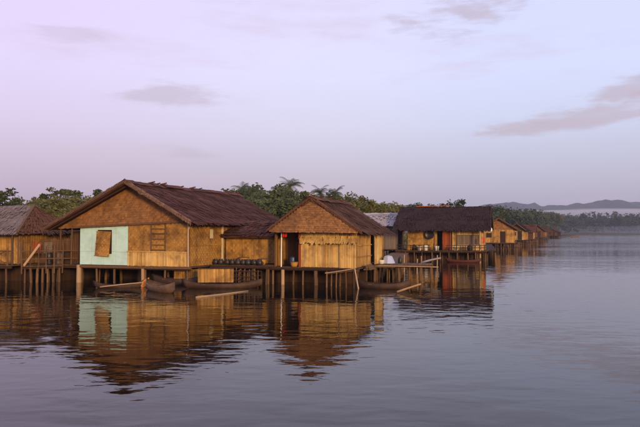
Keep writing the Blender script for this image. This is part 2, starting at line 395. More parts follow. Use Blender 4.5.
# ------------------------------------------------------------------ trees
def leafclump(mb, c, r, cnt, size, flat=.75, shade=None):
    base = rnd.uniform(.2, .8) if shade is None else shade
    for i in range(cnt):
        d = Vector((rnd.gauss(0, 1), rnd.gauss(0, 1), rnd.gauss(0, 1))).normalized() * (r * rnd.random() ** .4)
        d.z *= flat; p = Vector(c) + d
        a = Vector((rnd.gauss(0, 1), rnd.gauss(0, 1), rnd.gauss(0, .6))).normalized(); b_ = a.orthogonal().normalized()
        b_ = (b_ + a.cross(b_) * rnd.uniform(-1, 1)).normalized(); s_ = size * rnd.uniform(.6, 1.3)
        mb.add([p - a * s_, p - b_ * s_ * .55, p + a * s_, p + b_ * s_ * .55], [(0, 1, 2, 3)], min(1, max(0, base + rnd.gauss(0, .2))))
def tree_meshes(H, Rr, kind, clumps=26, per=70, leaf=.24, m_='leaf'):
    tr = MB(); cr_ = MB(); fork = H * (.38 if kind == 'round' else .55)
    tr.tube((0, 0, -.6), (rnd.uniform(-.2, .2), rnd.uniform(-.2, .2), fork), .035 * H, .022 * H, 8, .15, segs=4, var=.5)
    cz = H - Rr * .8 if kind == 'round' else H - Rr * .35
    for i in range(clumps):
        an = rnd.random() * 6.283; rr = Rr * math.sqrt(rnd.random()) * .95
        if kind == 'round': z = cz + (rnd.random() * 1.5 - .75) * math.sqrt(max(.05, Rr * Rr - rr * rr)); cr_r = Rr * rnd.uniform(.24, .42)
        elif kind == 'flat': z = cz + rnd.uniform(-.12, .22) * Rr; cr_r = Rr * rnd.uniform(.2, .32)
        else: z = fork * .8 + (H - fork * .8) * rnd.random(); rr *= max(.25, 1 - (z / H) ** 2); cr_r = Rr * rnd.uniform(.25, .4)
        p = Vector((rr * math.cos(an), rr * math.sin(an), z))
        leafclump(cr_, p, cr_r, per, leaf, .55 if kind == 'flat' else .8, rnd.uniform(.15, .85))
        if i % 2 == 0: tr.tube((0, 0, fork * rnd.uniform(.75, 1)), p, .012 * H, .004 * H, 5, .2, segs=3, var=.5, cap=False)
    return tr.mesh('trunk', M['bark'], True), cr_.mesh('crown', M[m_])
def palm_meshes(H):
    tr = MB(); tr.tube((0, 0, -.5), (rnd.uniform(-.6, .6), rnd.uniform(-.4, .4), H), .17, .10, 8, .35, segs=7, var=.6)
    top = Vector(tr.v[-1]) if False else Vector(tr.v[-4]); top = Vector((top.x, top.y, H)); cr_ = MB()
    for k in range(26):
        an = k * 2.4 + rnd.uniform(-.2, .2); el = rnd.uniform(-.5, 1.3); Ln = rnd.uniform(1.25, 1.8); hor = Vector((math.cos(an), math.sin(an), 0)); sd_ = Vector((-hor.y, hor.x, 0)); prev = top.copy(); segs = 9; v0 = rnd.uniform(.2, .8)
        for q in range(segs):
            e = el - 1.5 * (q / segs) ** 1.3; nx_ = prev + (hor * math.cos(e) + Vector((0, 0, math.sin(e)))) * Ln / segs
            wd = .42 * math.sin(math.pi * (q + .8) / (segs + 1)) + .1
            for s_ in (-1, 1):
                for u in (0, .5):
                    a = prev.lerp(nx_, u); b_ = prev.lerp(nx_, u + .3); tip = a + sd_ * s_ * wd + (nx_ - prev) * .9 + Vector((0, 0, -wd * .55))
                    cr_.add([a, b_, tip], [(0, 1, 2)], min(1, max(0, v0 + rnd.gauss(0, .12))))
            prev = nx_
    return tr.mesh('trunk', M['bark'], True), cr_.mesh('crown', M['leaf_palm'])
def tree(name, label, cat, meshes, loc, s=1.0, group=None):
    t_ = thing(name, label, cat, loc, rnd.random() * 6.28, group); t_.scale = (s * rnd.uniform(.95, 1.1), s * rnd.uniform(.95, 1.1), s)
    link('trunk', meshes[0], t_); link('crown', meshes[1], t_); return t_
BUSHY = [tree_meshes(7, 2.7, 'round', 30, 75, .21, 'leaf') for _ in range(3)]
DARK = [tree_meshes(7.5, 2.9, 'round', 30, 75, .22, 'leaf_dark') for _ in range(3)]
SPREAD = [tree_meshes(9, 2.3, 'flat', 16, 60, .20, 'leaf_dark') for _ in range(2)]
AIRY = [tree_meshes(8, 2.6, 'round', 24, 45, .24, 'leaf_dark')]
SLIM = [tree_meshes(8.5, 1.7, 'slim', 22, 60, .20, 'leaf_dark') for _ in range(2)]
PALM = [palm_meshes(7) for _ in range(3)]
def plant(ms, base_h, px, top, Y, name, label, cat='tree', group=None, gz=.9):
    z = at_y(px, top, Y).z; x = at_y(px, top, Y).x
    return tree(name, label, cat, rnd.choice(ms), (x, Y, gz), (z - gz) / base_h, group)
G1 = 'olive trees behind the thatched houses'; L1 = 'bushy olive green tree in the wood behind the grey and maroon roofs'
for px, top, Y in ((14, 204, 78), (25, 201, 84), (37, 199, 80), (50, 196, 86), (63, 194, 80), (74, 196, 88), (84, 194, 82), (46, 204, 70), (66, 202, 71), (22, 209, 68), (56, 209, 66), (36, 208, 67), (80, 203, 70), (92, 204, 68), (28, 214, 64), (46, 214, 63), (64, 213, 64)):
    plant(BUSHY, 7, px, top, Y, 'broadleaf_tree', L1, group=G1)
G2 = 'dark trees behind the main house'; L2 = 'dark green round tree rising behind the maroon thatched roof gable'
for px, top, Y in ((92, 196, 86), (105, 199, 90), (118, 200, 88), (98, 205, 76), (112, 206, 78)): plant(DARK, 7.5, px, top, Y, 'broadleaf_tree', L2, group=G2)
plant(SPREAD, 9, 65, 188, 84, 'umbrella_tree', 'lone tree with a small flat crown standing above the olive wood')
plant(SLIM, 8.5, 98, 190, 92, 'slim_tree', 'thin dark treetop poking up beside the maroon roof gable')
plant(DARK, 7.5, 1, 189, 74, 'broadleaf_tree', 'tall dark tree behind the grey thatched roof')
plant(SLIM, 8.5, 44, 194, 88, 'slim_tree', 'slender tree above the olive wood beside the flat crowned tree')
G3 = 'round trees between the two gabled houses'; L3 = 'dark round tree behind the ridge between the two gabled houses'
for px, top, Y in ((233, 189, 96), (244, 186, 100), (258, 186, 92), (270, 184, 95), (283, 186, 90), (262, 194, 80), (276, 195, 82), (248, 196, 84), (292, 189, 94), (300, 192, 88), (286, 197, 80)): plant(DARK, 7.5, px, top, Y, 'broadleaf_tree', L3, group=G3)
G4 = 'olive trees behind the hipped gable house'; L4 = 'olive green tree behind the brown roofed house with the bamboo front'
for px, top, Y in ((308, 194, 95), (322, 193, 100), (336, 196, 98), (347, 193, 105), (358, 195, 110), (368, 199, 112), (379, 201, 115), (389, 203, 120), (398, 206, 122), (342, 202, 85), (360, 204, 90), (376, 208, 95)): plant(BUSHY, 7, px, top, Y, 'broadleaf_tree', L4, group=G4)
for px, top, Y, lb in ((243, 184, 98, 'shaggy coconut palm at the end of the maroon roof ridge'), (292, 180, 92, 'tall coconut palm between the two gabled houses'),
                       (253, 186, 90, 'small palm crowded by dark round trees'), (319, 187, 96, 'coconut palm just above the brown gable roof'), (332, 187, 99, 'coconut palm beside the olive trees over the brown roof')):
    plant(PALM, 7, px, top + 6, Y, 'coconut_palm', lb, 'palm', 'coconut palms behind the village')
G5 = 'low trees behind the black roofed house'; L5 = 'low hazy tree showing over the black thatched roof'
for px, top, Y in ((405, 205, 170), (414, 204, 175), (423, 203, 170), (432, 204, 180), (440, 206, 185), (462, 206, 180), (472, 208, 185), (396, 207, 165)): plant(DARK, 7.5, px, top, Y, 'broadleaf_tree', L5, group=G5)
plant(AIRY, 8, 453, 196.5, 165, 'umbrella_tree', 'lone tree with airy crown above the black thatched roof')
G6 = 'hazy shore trees beyond the row of huts'; L6 = 'hazy green tree on the shore behind the far row of huts'
for i in range(34):
    u = i / 33; px = 478 + 76 * u + rnd.uniform(-2, 2); Y = 195 + 330 * u ** 1.4 + rnd.uniform(0, 40); top = 207 + 6 * u + rnd.uniform(-2, 4)
    plant(DARK if i % 3 else BUSHY, 7.3, px, top, Y, 'broadleaf_tree', L6, group=G6, gz=.6)
# undergrowth along the bank, and the far wood
mb = MB()
for i in range(520):
    u = rnd.random(); x = -70 + 92 * u; Y = (64 if x < -6 else 66 + (x + 6) * 2.2) + rnd.uniform(0, 14); leafclump(mb, (x, Y, .8 + rnd.uniform(.2, 1.9)), rnd.uniform(.6, 1.2), 26, .22)
tag(mb.build('undergrowth', M['leaf'], None, 'stuff'), 'tangled green undergrowth along the bank behind the houses', 'undergrowth')
mb = MB()
for i in range(1500):
    x = rnd.uniform(150, 1050); k = rnd.random()
    ys = 640 if x < 260 else 705 + max(0, x - 520) * .12
    Y = ys + 4 + 190 * k ** 1.3; h = 17 + 9 * noise.noise((x * .013, Y * .01, 2)) + rnd.uniform(-3, 5); r = rnd.uniform(4, 7.5)
    if k < .06: h *= .45
    for q in range(5):
        leafclump(mb, (x + rnd.uniform(-r, r) * .6, Y + rnd.uniform(-r, r) * .6, h * rnd.uniform(.35, 1.0) + 1 + k * 5), r * rnd.uniform(.4, .7), 13, 1.25, .7)
tag(mb.build('far_wood', M['forest'], None, 'stuff'), 'misty wood along the far shore of the lake', 'forest')
mb = MB()
for i in range(800):
    u = rnd.random(); Y = 210 + 440 * u; x = Y * .255 + rnd.uniform(-20, 60) * (.4 + u) - 2
    if x > Y * .375 + 2: continue
    h = 7 + 5 * noise.noise((x * .03, Y * .03, 5)) + rnd.uniform(-2, 3); r = rnd.uniform(2.5, 4.5)
    for q in range(4): leafclump(mb, (x + rnd.uniform(-r, r) * .6, Y + rnd.uniform(-r, r) * .6 + 14, h * rnd.uniform(.3, 1.0) + .8), r * rnd.uniform(.4, .7), 14, .65, .7)
tag(mb.build('shore_wood', M['forest'], None, 'stuff'), 'hazy wood along the near shore behind the far huts', 'forest')

# ------------------------------------------------------------------ house with maroon roof (mint and bamboo front)
ROT = R(-20)
def gable_roof(root, eL, eR, apex, y0, y1, m_, rows=15, bw=.11, cap=True, sag=.0):
    """eL, apex, eR: (x, z) of the eaves and ridge; the ridge runs along y"""
    for (ex, ez), nm in ((eL, 'l'), (eR, 'r')):
        mb = MB(); thatch(mb, (apex[0], y0, apex[1]), (apex[0], y1, apex[1] - sag), (ex, y0, ez), (ex, y1, ez - sag), rows, bw)
        mb.build('roof_slope', M[m_], root, 'stuff')
    if cap:
        mb = MB(); y = y0 - .05
        while y < y1:
            ln = rnd.uniform(.5, .9); z = apex[1] - sag * (y - y0) / (y1 - y0) + .05 + rnd.uniform(-.02, .05)
            for s_ in (-1, 1):
                mb.add([(apex[0], y, z), (apex[0], y + ln + .1, z + .01), (apex[0] + s_ * .42, y + ln + .1, z - .2), (apex[0] + s_ * .42, y, z - .2)], [(0, 1, 2, 3)])
            if rnd.random() < .45: mb.tube((apex[0] - .2, y + .2, z - .03), (apex[0] + .2, y + .25, z + .06), .05, .04, 6)
            y += ln
        mb.build('ridge_cap', M[m_], root, 'stuff')
def rake(root, a, b_, m_, wd=.30, out=(0, -1, 0)):
    '''ragged thatch ends hanging along a gable edge from eave a to apex b_'''
    a = Vector(a); b_ = Vector(b_); out = Vector(out); d = (b_ - a); n_ = int(d.length / .07); mb = MB(); d.normalize()
    for i in range(n_):
        p = a.lerp(b_, (i + rnd.random()) / n_); ln = wd * (.75 + .6 * noise.noise((p.x * 1.3, p.y, p.z * 1.7))) * rnd.uniform(.45, 1.2); q = p + Vector((0, 0, -ln)) + out * rnd.uniform(0, .07) - d * ln * rnd.uniform(.2, .7)
        h_ = .07 * rnd.uniform(.6, 1.2); p = p + Vector((0, 0, .05 + .04 * rnd.random())) - out * .12
        mb.add([p - d * h_, p + d * h_, q + d * h_ * .5, q - d * h_ * .5], [(0, 1, 2, 3)], min(1, max(0, rnd.gauss(.6, .25))))
    mb.build('thatch_edge', M[m_], root, 'stuff')
def cover(pts, nrm_off, mb, rows, step=.12, blade=.3):
    """short shingled thatch over an upright triangle pts=(left,right,apex) for gable fronts"""
    a, b_, c = map(Vector, pts); off = Vector(nrm_off)
    for r in range(rows):
        v = r / rows; p = a.lerp(c, v); q = b_.lerp(c, v); cnt = max(1, int((q - p).length / step)); rv = rnd.uniform(-.15, .15)
        dn = (a.lerp(b_, .5) - c).normalized()
        for i in range(cnt):
            t0 = p.lerp(q, i / cnt); t1 = p.lerp(q, (i + 1) / cnt); ln = blade * rnd.uniform(.8, 1.25); ho = off * rnd.uniform(.6, 1.4)
            up = (c - a.lerp(b_, .5)).normalized() * ((c - a.lerp(b_, .5)).length / rows) * .9
            mb.add([t0 + up * .9, t1 + up * .9, t1 + dn * ln * .35 + ho, t0 + dn * ln * .35 + ho], [(3, 2, 1, 0)], min(1, max(0, rnd.gauss(.5 + rv, .2))))

H1C = Vector((-10.1, 34.6, 0))
h1 = thing('stilt_house', 'big house on stilts with maroon thatched roof and half mint, half bamboo front', 'house', H1C, ROT, 'stilt houses of the village')
zt = lambda x: 3.05 + .30 * (x + 3.52) / 7.04                     # the tie beam climbs to the right
# mint sheets
for i, (a, b_) in enumerate(((-3.52, -2.72), (-2.715, -1.92), (-1.915, -1.12), (-1.115, -.33))):
    mb = MB(); lo = 1.72 + rnd.uniform(-.01, .01)
    for (z0, z1) in ((1.0, lo - .004), (lo + .004, None)):
        za, zb = (z1, z1) if z1 else (zt(a) - .02, zt(b_) - .02)
        mb.prism([(a + .004, rnd.uniform(-.006, .004), z0), (b_ - .004, 0, z0), (b_ - .004, 0, zb), (a + .004, 0, za)], (0, .03, 0), rnd.uniform(.3, .7))
    mb.build('wall_sheet', M['mint'], h1, label='mint green painted wall sheet')
# window: dark plate painting the shade of the gap, and the tilted plaited shutter
win = MB(); x0, x1, z0, z1 = -2.32, -1.38, 1.5, 2.92
win.box(x0, x1, -.012, -.004, z0 + .1, z1, .1); wino = win.build('window_shade_plate', M['wood_dark'], h1, label='dark plate painting the shade of the window gap above the tilted shutter')
sh = MB(); woven(sh, -.46, .46, -.05, -1.36, 0.0, .10)
for z in (-1.34, -.68, -.02): sh.bar((-.47, -.075, z), (.47, -.075, z), .045, .03)
so = sh.build('shutter', M['weave'], h1, label='plaited bamboo shutter hanging a little crooked'); so.location = (-1.86, -.03, 2.83); so.rotation_euler = (R(-3), R(3), 0)
# bamboo panels
for (a, b_) in ((-.32, 1.15), (2.06, 3.40)):
    mb = MB(); woven(mb, a + .01, b_ - .01, -.005, 1.72, zt((a + b_) / 2) - .03, .115)
    mb.build('wall_panel', M['weave'], h1, label='plaited bamboo wall panel')
fr = MB(); woven(fr, 1.17, 2.04, .03, 1.72, zt(1.6) - .03, .115); wp = fr.build('window_panel', M['weave'], h1, label='plaited bamboo window panel with cross bars')
for z in (1.85, 2.12, 2.42, 2.72, 2.98):
    mb = MB(); mb.bar((1.17, -.03, z), (2.04, -.03, z + rnd.uniform(-.03, .03)), .05, .045); mb.build('cross_bar', M['wood'], wp)
for x in (1.16, 2.05):
    mb = MB(); mb.bar((x, -.035, 1.7), (x + .01, -.035, zt(x)), .055, .05); mb.build('window_post', M['wood'], wp)
mb = MB(); slats(mb, (-.32, -.03), (1, 0), 3.74, 1.0, 1.74, .085, jag=.03); mb.build('lower_slats', M['bamboo_pale'], h1, 'stuff', label='row of pale upright bamboo slats')
mb = MB(); mb.bar((-.32, -.06, 1.76), (3.42, -.06, 1.74), .05, .05); mb.build('wall_rail', M['bamboo_pale'], h1)
mb = MB(); mb.tube((3.47, -.05, .95), (3.47, -.07, zt(3.5)), .055, .05, 8, .02, segs=3); mb.build('corner_post', M['wood_pale'], h1)
# side wall along the right, up to the annex
for k, (a, b_) in enumerate(((.02, 1.68), (1.69, 3.35))):
    mb = MB(); woven(mb, a, b_, 0, 1.0, 3.2, .125); o = mb.build('wall_panel', M['weave'], h1, label='plaited bamboo side wall panel'); o.location = (3.54, 0, 0); o.rotation_euler = (0, 0, R(90))
    mb = MB(); mb.bar((3.57, a, 2.1), (3.57, b_, 2.1), .04, .05); mb.build('wall_rail', M['bamboo'], h1)
mb = MB(); mb.box(3.565, 3.58, 2.0, 2.34, 2.45, 2.95); mb.build('notice', M['cream'], h1, label='pale square sheet pinned high on the side wall')
mb = MB(); mb.box(3.36, 3.62, 3.37, 3.47, 1.0, 3.25); mb.build('pale_board', M['cream'], h1, label='tall cream board beside the annex')
mb = MB(); slats(mb, (3.50, 3.5), (0, 1), 8.0, 1.0, 3.2, .2, (1, 0), .012); mb.build('wall_panel', M['weave'], h1)
mb = MB(); slats(mb, (-3.50, 11.5), (0, -1), 11.5, 1.0, 3.0, .2, (-1, 0), .012); mb.build('wall_panel', M['weave'], h1)
mb = MB(); slats(mb, (3.50, 11.5), (-1, 0), 7.0, 1.0, 3.1, .2, (0, 1), .012); mb.build('wall_panel', M['weave'], h1)
# tie beam, gable, roof
mb = MB(); mb.bar((3.50, .0, 3.24), (3.50, 11.4, 3.24), .10, .34); mb.build('wall_plate', M['wood'], h1)
mb = MB(); mb.bar((3.2, -.03, 3.30), (3.62, -.03, 3.30), .06, .26); mb.build('wall_plate', M['wood'], h1)
mb = MB(); mb.bar((-3.9, -.10, zt(-3.9) + .02), (3.75, -.10, zt(3.75) + .02), .10, .11, .5); mb.build('tie_beam', M['wood'], h1)
AP = (-.02, 5.5); EL = (-5.35, 3.05); ER = (4.05, 3.30)
g = MB(); tri = [(EL[0] + .35, .02, EL[1] + .03), (ER[0] - .35, .02, ER[1] + .03), (AP[0], .02, AP[1] - .16)]
g.prism(tri, (0, .05, 0), .3); cover(tri, (0, -.035, 0), g, 17, .11, .28); g.build('gable_wall', M['gable'], h1, 'stuff', label='brown thatched gable front')
gable_roof(h1, EL, ER, AP, -.75, 12.0, 'thatch_red', 17, .11)
for e in (EL, ER):
    mb = MB(); mb.bar((e[0], -.80, e[1] - .06), (AP[0], -.80, AP[1] - .04), .06, .13, .6); mb.build('barge_board', M['wood'], h1)
    rake(h1, (e[0], -.84, e[1] + .0), (AP[0], -.84, AP[1] + .06), 'thatch_edge', .2)
for i in range(6):                                              # rafters under the left overhang
    mb = MB(); y = -.45 + i * 1.4; mb.bar((EL[0] + .05, y, EL[1] - .16), (AP[0], y, AP[1] - .2), .07, .08); mb.build('rafter', M['wood_dark'], h1)
# lean-to under the left eave
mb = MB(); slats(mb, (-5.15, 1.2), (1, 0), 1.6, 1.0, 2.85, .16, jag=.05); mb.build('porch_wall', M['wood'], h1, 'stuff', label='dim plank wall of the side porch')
for x in (-5.1, -4.3): 
    mb = MB(); mb.tube((x, .2, .9), (x + .05, .2, 3.0), .05, .045, 7, .02, segs=2); mb.build('porch_post', M['wood'], h1)
deck(h1, -5.3, 3.6, -.12, 11.6, .97, pw=.22)
mb = MB(); mb.bar((-3.6, -.16, .90), (3.7, -.16, .93), .09, .13, .35); mb.build('sill_beam', M['wood'], h1)
sp = [(x, y) for y in (.05, 2.2, 4.4, 6.6, 8.8, 11.2) for x in (-5.1, -3.45, -2.4, -1.25, .75, 2.0, 3.4)]
sp += [(-2.95, .9), (-1.8, 1.3), (-.4, 1.2), (1.3, 1.4), (2.7, 1.1)]
stilts(h1, sp, .86, fat=((-3.45, .05), (.75, .05)))
mb = MB(); mb.tube((-3.45, -.12, -1.3), (-3.47, -.12, .98), .15, .13, 10, .02, segs=3); mb.build('stilt', M['wood_pale'], h1, label='thick pale corner stilt')
mb = MB(); mb.tube((.70, -.12, -1.3), (.72, -.12, .95), .09, .085, 10, .02, segs=3); mb.build('stilt', M['wood_pale'], h1)
mb = MB(); slats(mb, (-3.3, 3.2), (1, 0), 6.7, -.4, .85, .3, jag=.1); mb.build('underfloor_screen', M['wood_dark'], h1, 'stuff', label='dark slatted screen added to deepen the shade under the floor')
def under(root, x0, x1, y, top):  # added dark screens, so bright water does not show through below the floors
    mb = MB(); slats(mb, (x0, y), (1, 0), x1 - x0, -.5, top, .26, jag=.12); mb.build('underfloor_screen', M['wood_dark'], root, 'stuff', label='dark slatted screen added to deepen the shade under the floor')
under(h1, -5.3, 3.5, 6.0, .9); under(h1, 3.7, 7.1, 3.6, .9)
mb = MB(); slats(mb, (-5.2, 11.3), (0, -1), 11.0, -.5, .9, .28, (-1, 0), jag=.12); mb.build('underfloor_screen', M['wood_dark'], h1, 'stuff')  # added side screen, shuts out bright water past the left end
mb = MB(); slats(mb, (2.35, .35), (1, 0), 1.5, .12, .86, .12, jag=.03); mb.build('underfloor_mat', M['weave'], h1, 'stuff', label='orange brown mat hung under the floor')
# annex
AX0, AX1, AY = 3.62, 6.75, 3.75
for a, b_ in ((AX0, 4.65), (4.66, 5.7), (5.71, AX1)):
    mb = MB(); woven(mb, a + .01, b_ - .01, AY, 1.05, 2.72, .14); mb.build('annex_wall_panel', M['bamboo'], h1)
mb = MB(); slats(mb, (AX1, AY), (0, 1), 4.2, 1.05, 2.85, .13, (1, 0)); mb.build('annex_wall_panel', M['bamboo'], h1)
mb = MB(); thatch(mb, (AX0 + .3, AY + 1.9, 3.42), (AX1 + .2, AY + 1.9, 3.42), (AX0 - .35, AY - .55, 2.62), (AX1 + .5, AY - .55, 2.62), 8, .10, .5); mb.build('annex_roof', M['thatch_red'], h1, 'stuff')
mb = MB(); thatch(mb, (AX0 + .3, AY + 1.9, 3.42), (AX1 + .2, AY + 1.9, 3.42), (AX0, AY + 4.4, 2.7), (AX1 + .5, AY + 4.4, 2.7), 6, .14, .5); mb.build('annex_roof', M['thatch_red'], h1, 'stuff')
deck(h1, 3.7, 7.1, 1.9, 8.2, 1.0, 'side_deck', pw=.2)
stilts(h1, [(x, y) for x in (3.9, 4.7, 5.5, 6.2, 6.95) for y in (2.0, 3.9, 5.8, 7.8)], .86)
mb = MB(); mb.bar((3.7, 1.84, .93), (7.15, 1.84, .93), .09, .12, .3); mb.build('sill_beam', M['wood_dark'], h1)
h1m = h1.matrix_basis.copy() if False else Matrix.Translation(H1C) @ Matrix.Rotation(ROT, 4, 'Z')
def loc1(x, y, z): return h1m @ Vector((x, y, z))

# row of round dark pots on the side deck
for i in range(9):
    mb = MB(); r = rnd.uniform(.15, .195); mb.lathe((0, 0, 0), [(.05, 0), (r * .8, .02), (r, .12), (r * .96, .2), (r * .7, .27), (r * .62, .29), (r * .72, .32), (r * .6, .32), (r * .5, .27)], 14)
    o = mb.build('cooking_pot', M['black'], smooth=True); o.location = loc1(3.8 + i * .335 + rnd.uniform(-.03, .03), 2.25 + rnd.uniform(-.05, .05), 1.0); tag(o, 'round soot black pot in the row on the side deck of the annex', 'pot', 'row of black pots on the side deck')

# ------------------------------------------------------------------ house with brown roof and hipped bamboo gable
H2C = Vector((-.26, 34.05, 0)); RT2 = R(-19)
h2 = thing('stilt_house', 'smaller house on stilts with brown thatched gable over a golden bamboo front', 'house', H2C, RT2, 'stilt houses of the village')
mb = MB(); slats(mb, (-.80, -.02), (1, 0), 2.14, .95, 2.30, .08, jag=.02); mb.build('wall_panel', M['bamboo_pale'], h2, 'stuff', label='pale golden upright bamboo front panel')
mb = MB(); slats(mb, (-.82, -.02), (1, 0), 2.16, 2.30, 2.80, .10, jag=.0); mb.build('wall_panel', M['bamboo_pale'], h2, 'stuff')
aw = MB(); thatch(aw, (-.84, -.05, 2.56), (1.36, -.05, 2.56), (-.84, -.20, 2.28), (1.36, -.20, 2.28), 2, .10, .28, .02, .06); aw.build('awning', M['bamboo_pale'], h2, 'stuff', label='ragged straw awning strip across the bamboo front')
pb = MB(); slats(pb, (1.37, -.10), (1, 0), .93, .82, 2.30, .09, jag=.05, top=lambda u: 2.28); pb.build('wall_panel', M['bamboo_pale'], h2, 'stuff', label='bamboo panel standing a little proud')
mb = MB(); slats(mb, (1.36, -.02), (1, 0), .96, 2.25, 2.80, .10); mb.build('wall_panel', M['bamboo'], h2)
aw = MB(); thatch(aw, (1.36, -.06, 2.60), (2.34, -.06, 2.60), (1.36, -.22, 2.27), (2.34, -.22, 2.27), 2, .10, .28, .02, .06); aw.build('awning', M['bamboo_pale'], h2, 'stuff')
mb = MB(); mb.box(-.92, -.80, -.06, .06, .9, 2.85); mb.build('corner_post', M['board_red'], h2, label='reddish post beside the bamboo front')
# porch recess on the left
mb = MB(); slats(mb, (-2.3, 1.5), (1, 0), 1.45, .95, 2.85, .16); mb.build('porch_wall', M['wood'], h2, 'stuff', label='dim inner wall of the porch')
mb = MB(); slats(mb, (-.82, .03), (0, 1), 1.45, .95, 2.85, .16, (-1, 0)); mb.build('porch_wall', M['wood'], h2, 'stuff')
mb = MB(); mb.tube((-1.88, -.15, .9), (-1.86, -.15, 2.85), .035, .033, 8, .01, segs=2); mb.build('porch_post', M['white'], h2, label='thin white porch post')
mb = MB(); mb.tube((-2.28, -.05, .9), (-2.26, -.05, 2.85), .05, .045, 8, .01, segs=2); mb.build('porch_post', M['wood'], h2)
mb = MB(); slats(mb, (-2.3, 6.0), (0, -1), 6.0, .95, 2.8, .16, (-1, 0)); mb.build('wall_panel', M['weave'], h2, 'stuff')
# side wall to the right
for (a, b_, m_) in ((0, 1.45, 'bamboo'), (1.46, 2.85, 'bamboo'), (3.75, 5.6, 'bamboo_pale')):
    mb = MB(); slats(mb, (2.30, a + .01), (0, 1), b_ - a - .02, .95, 2.78, .13, (1, 0)); mb.build('wall_panel', M[m_], h2, 'stuff')
mb = MB(); slats(mb, (1.7, 2.6), (0, 1), 1.6, .95, 2.78, .2, (1, 0)); mb.build('inner_wall', M['wood_dark'], h2, 'stuff', label='dark inside seen through the side doorway')
mb = MB(); slats(mb, (2.3, 5.95), (-1, 0), 4.6, .95, 2.8, .2, (0, 1)); mb.build('wall_panel', M['weave'], h2, 'stuff')
for z in (1.5, 2.1):
    mb = MB(); mb.bar((2.36, .1, z), (2.36, 2.8, z), .05, .05); mb.build('wall_rail', M['bamboo'], h2)
EL2 = (-2.48, 2.90); ER2 = (2.70, 2.80); AP2 = (-.2, 4.62)
g = MB(); tri = [(EL2[0] + .1, -.62, EL2[1] - .02), (ER2[0] - .16, -.64, ER2[1] + .03), (AP2[0], -.12, AP2[1] - .10)]
g.prism(tri, (0, .07, -.02), .3); cover(tri, (0, -.04, 0), g, 15, .10, .26); g.build('gable_thatch', M['gable'], h2, 'stuff', label='warm brown thatched front slope under the ridge')
gable_roof(h2, EL2, ER2, AP2, -.25, 6.6, 'thatch_brown', 12, .10)
for e, k in ((EL2, -.66), (ER2, -.66)):
    mb = MB(); mb.bar((e[0], k, e[1]), (AP2[0], -.22, AP2[1] + .02), .08, .09, .3); mb.build('barge_board', M['thatch_brown'], h2)
    rake(h2, (e[0], k - .03, e[1] + .03), (AP2[0], -.26, AP2[1] + .08), 'thatch_brown', .17)
mb = MB(); mb.bar((-2.5, -.1, 2.84), (2.4, -.1, 2.80), .09, .1, .2); mb.build('tie_beam', M['wood_dark'], h2)
deck(h2, -2.5, 2.5, -.35, 6.2, .93, pw=.2)
mb = MB(); mb.bar((-2.6, -.42, .86), (2.45, -.42, .86), .09, .12, .3); mb.build('sill_beam', M['wood_dark'], h2)
stilts(h2, [(x, y) for y in (-.25, 1.8, 3.9, 5.9) for x in (-2.3, -1.75, -1.1, -.55, .1, .75, 1.4, 2.3)], .82, fat=((-1.75, -.25), (.1, -.25)))
mb = MB(); mb.tube((-1.72, -.36, -1.3), (-1.70, -.36, .82), .10, .09, 8, .02, segs=3); mb.build('stilt', M['wood_pale'], h2)
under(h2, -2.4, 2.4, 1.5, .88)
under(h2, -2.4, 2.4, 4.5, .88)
h2m = Matrix.Translation(H2C) @ Matrix.Rotation(RT2, 4, 'Z')
def loc2(x, y, z): return h2m @ Vector((x, y, z))
# porch things
c = MB()
for q in range(8):
    for k in range(5):
        X = lambda i: i * .055; Y = lambda i, j: .03 * math.sin(i * 1.7 + j * .5); Z = lambda i, j: -j * .09 - .015 * math.sin(i * 1.3)
        c.add([(X(q), Y(q, k), Z(q, k)), (X(q + 1), Y(q + 1, k), Z(q + 1, k)), (X(q + 1), Y(q + 1, k + 1), Z(q + 1, k + 1)), (X(q), Y(q, k + 1), Z(q, k + 1))], [(0, 1, 2, 3)], .5)
o = c.build('hung_cloth', M['red'], smooth=True); md = o.modifiers.new('thick', 'SOLIDIFY'); md.thickness = .012; o.location = loc2(-1.84, -.2, 2.80); o.rotation_euler = (0, 0, RT2); o.scale = (.7, 1, .6); tag(o, 'red cloth hung beside the white porch post', 'cloth')
for (x, y, m_, lb) in ((-1.45, .45, 'blue', 'dark blue water drum standing in the porch'), (-1.08, .6, 'black', 'black water drum standing in the porch')):
    mb = MB(); mb.lathe((0, 0, 0), [(.16, 0), (.17, .03), (.165, .2), (.175, .22), (.165, .24), (.17, .45), (.16, .5), (.05, .5), (.05, .54), (.04, .54)], 14); o = mb.build('water_drum', M[m_], smooth=True); o.location = loc2(x, y, .94); tag(o, lb, 'drum')
mb = MB(); mb.lathe((0, 0, 0), [(.05, -.02), (.14, .0), (.16, .05), (.15, .11), (.06, .13)], 12); o = mb.build('hung_basin', M['black'], smooth=True); o.location = loc2(-1.5, 1.38, 2.45); o.rotation_euler = (R(90), 0, RT2); tag(o, 'dark basin hung on the inner porch wall', 'basin')
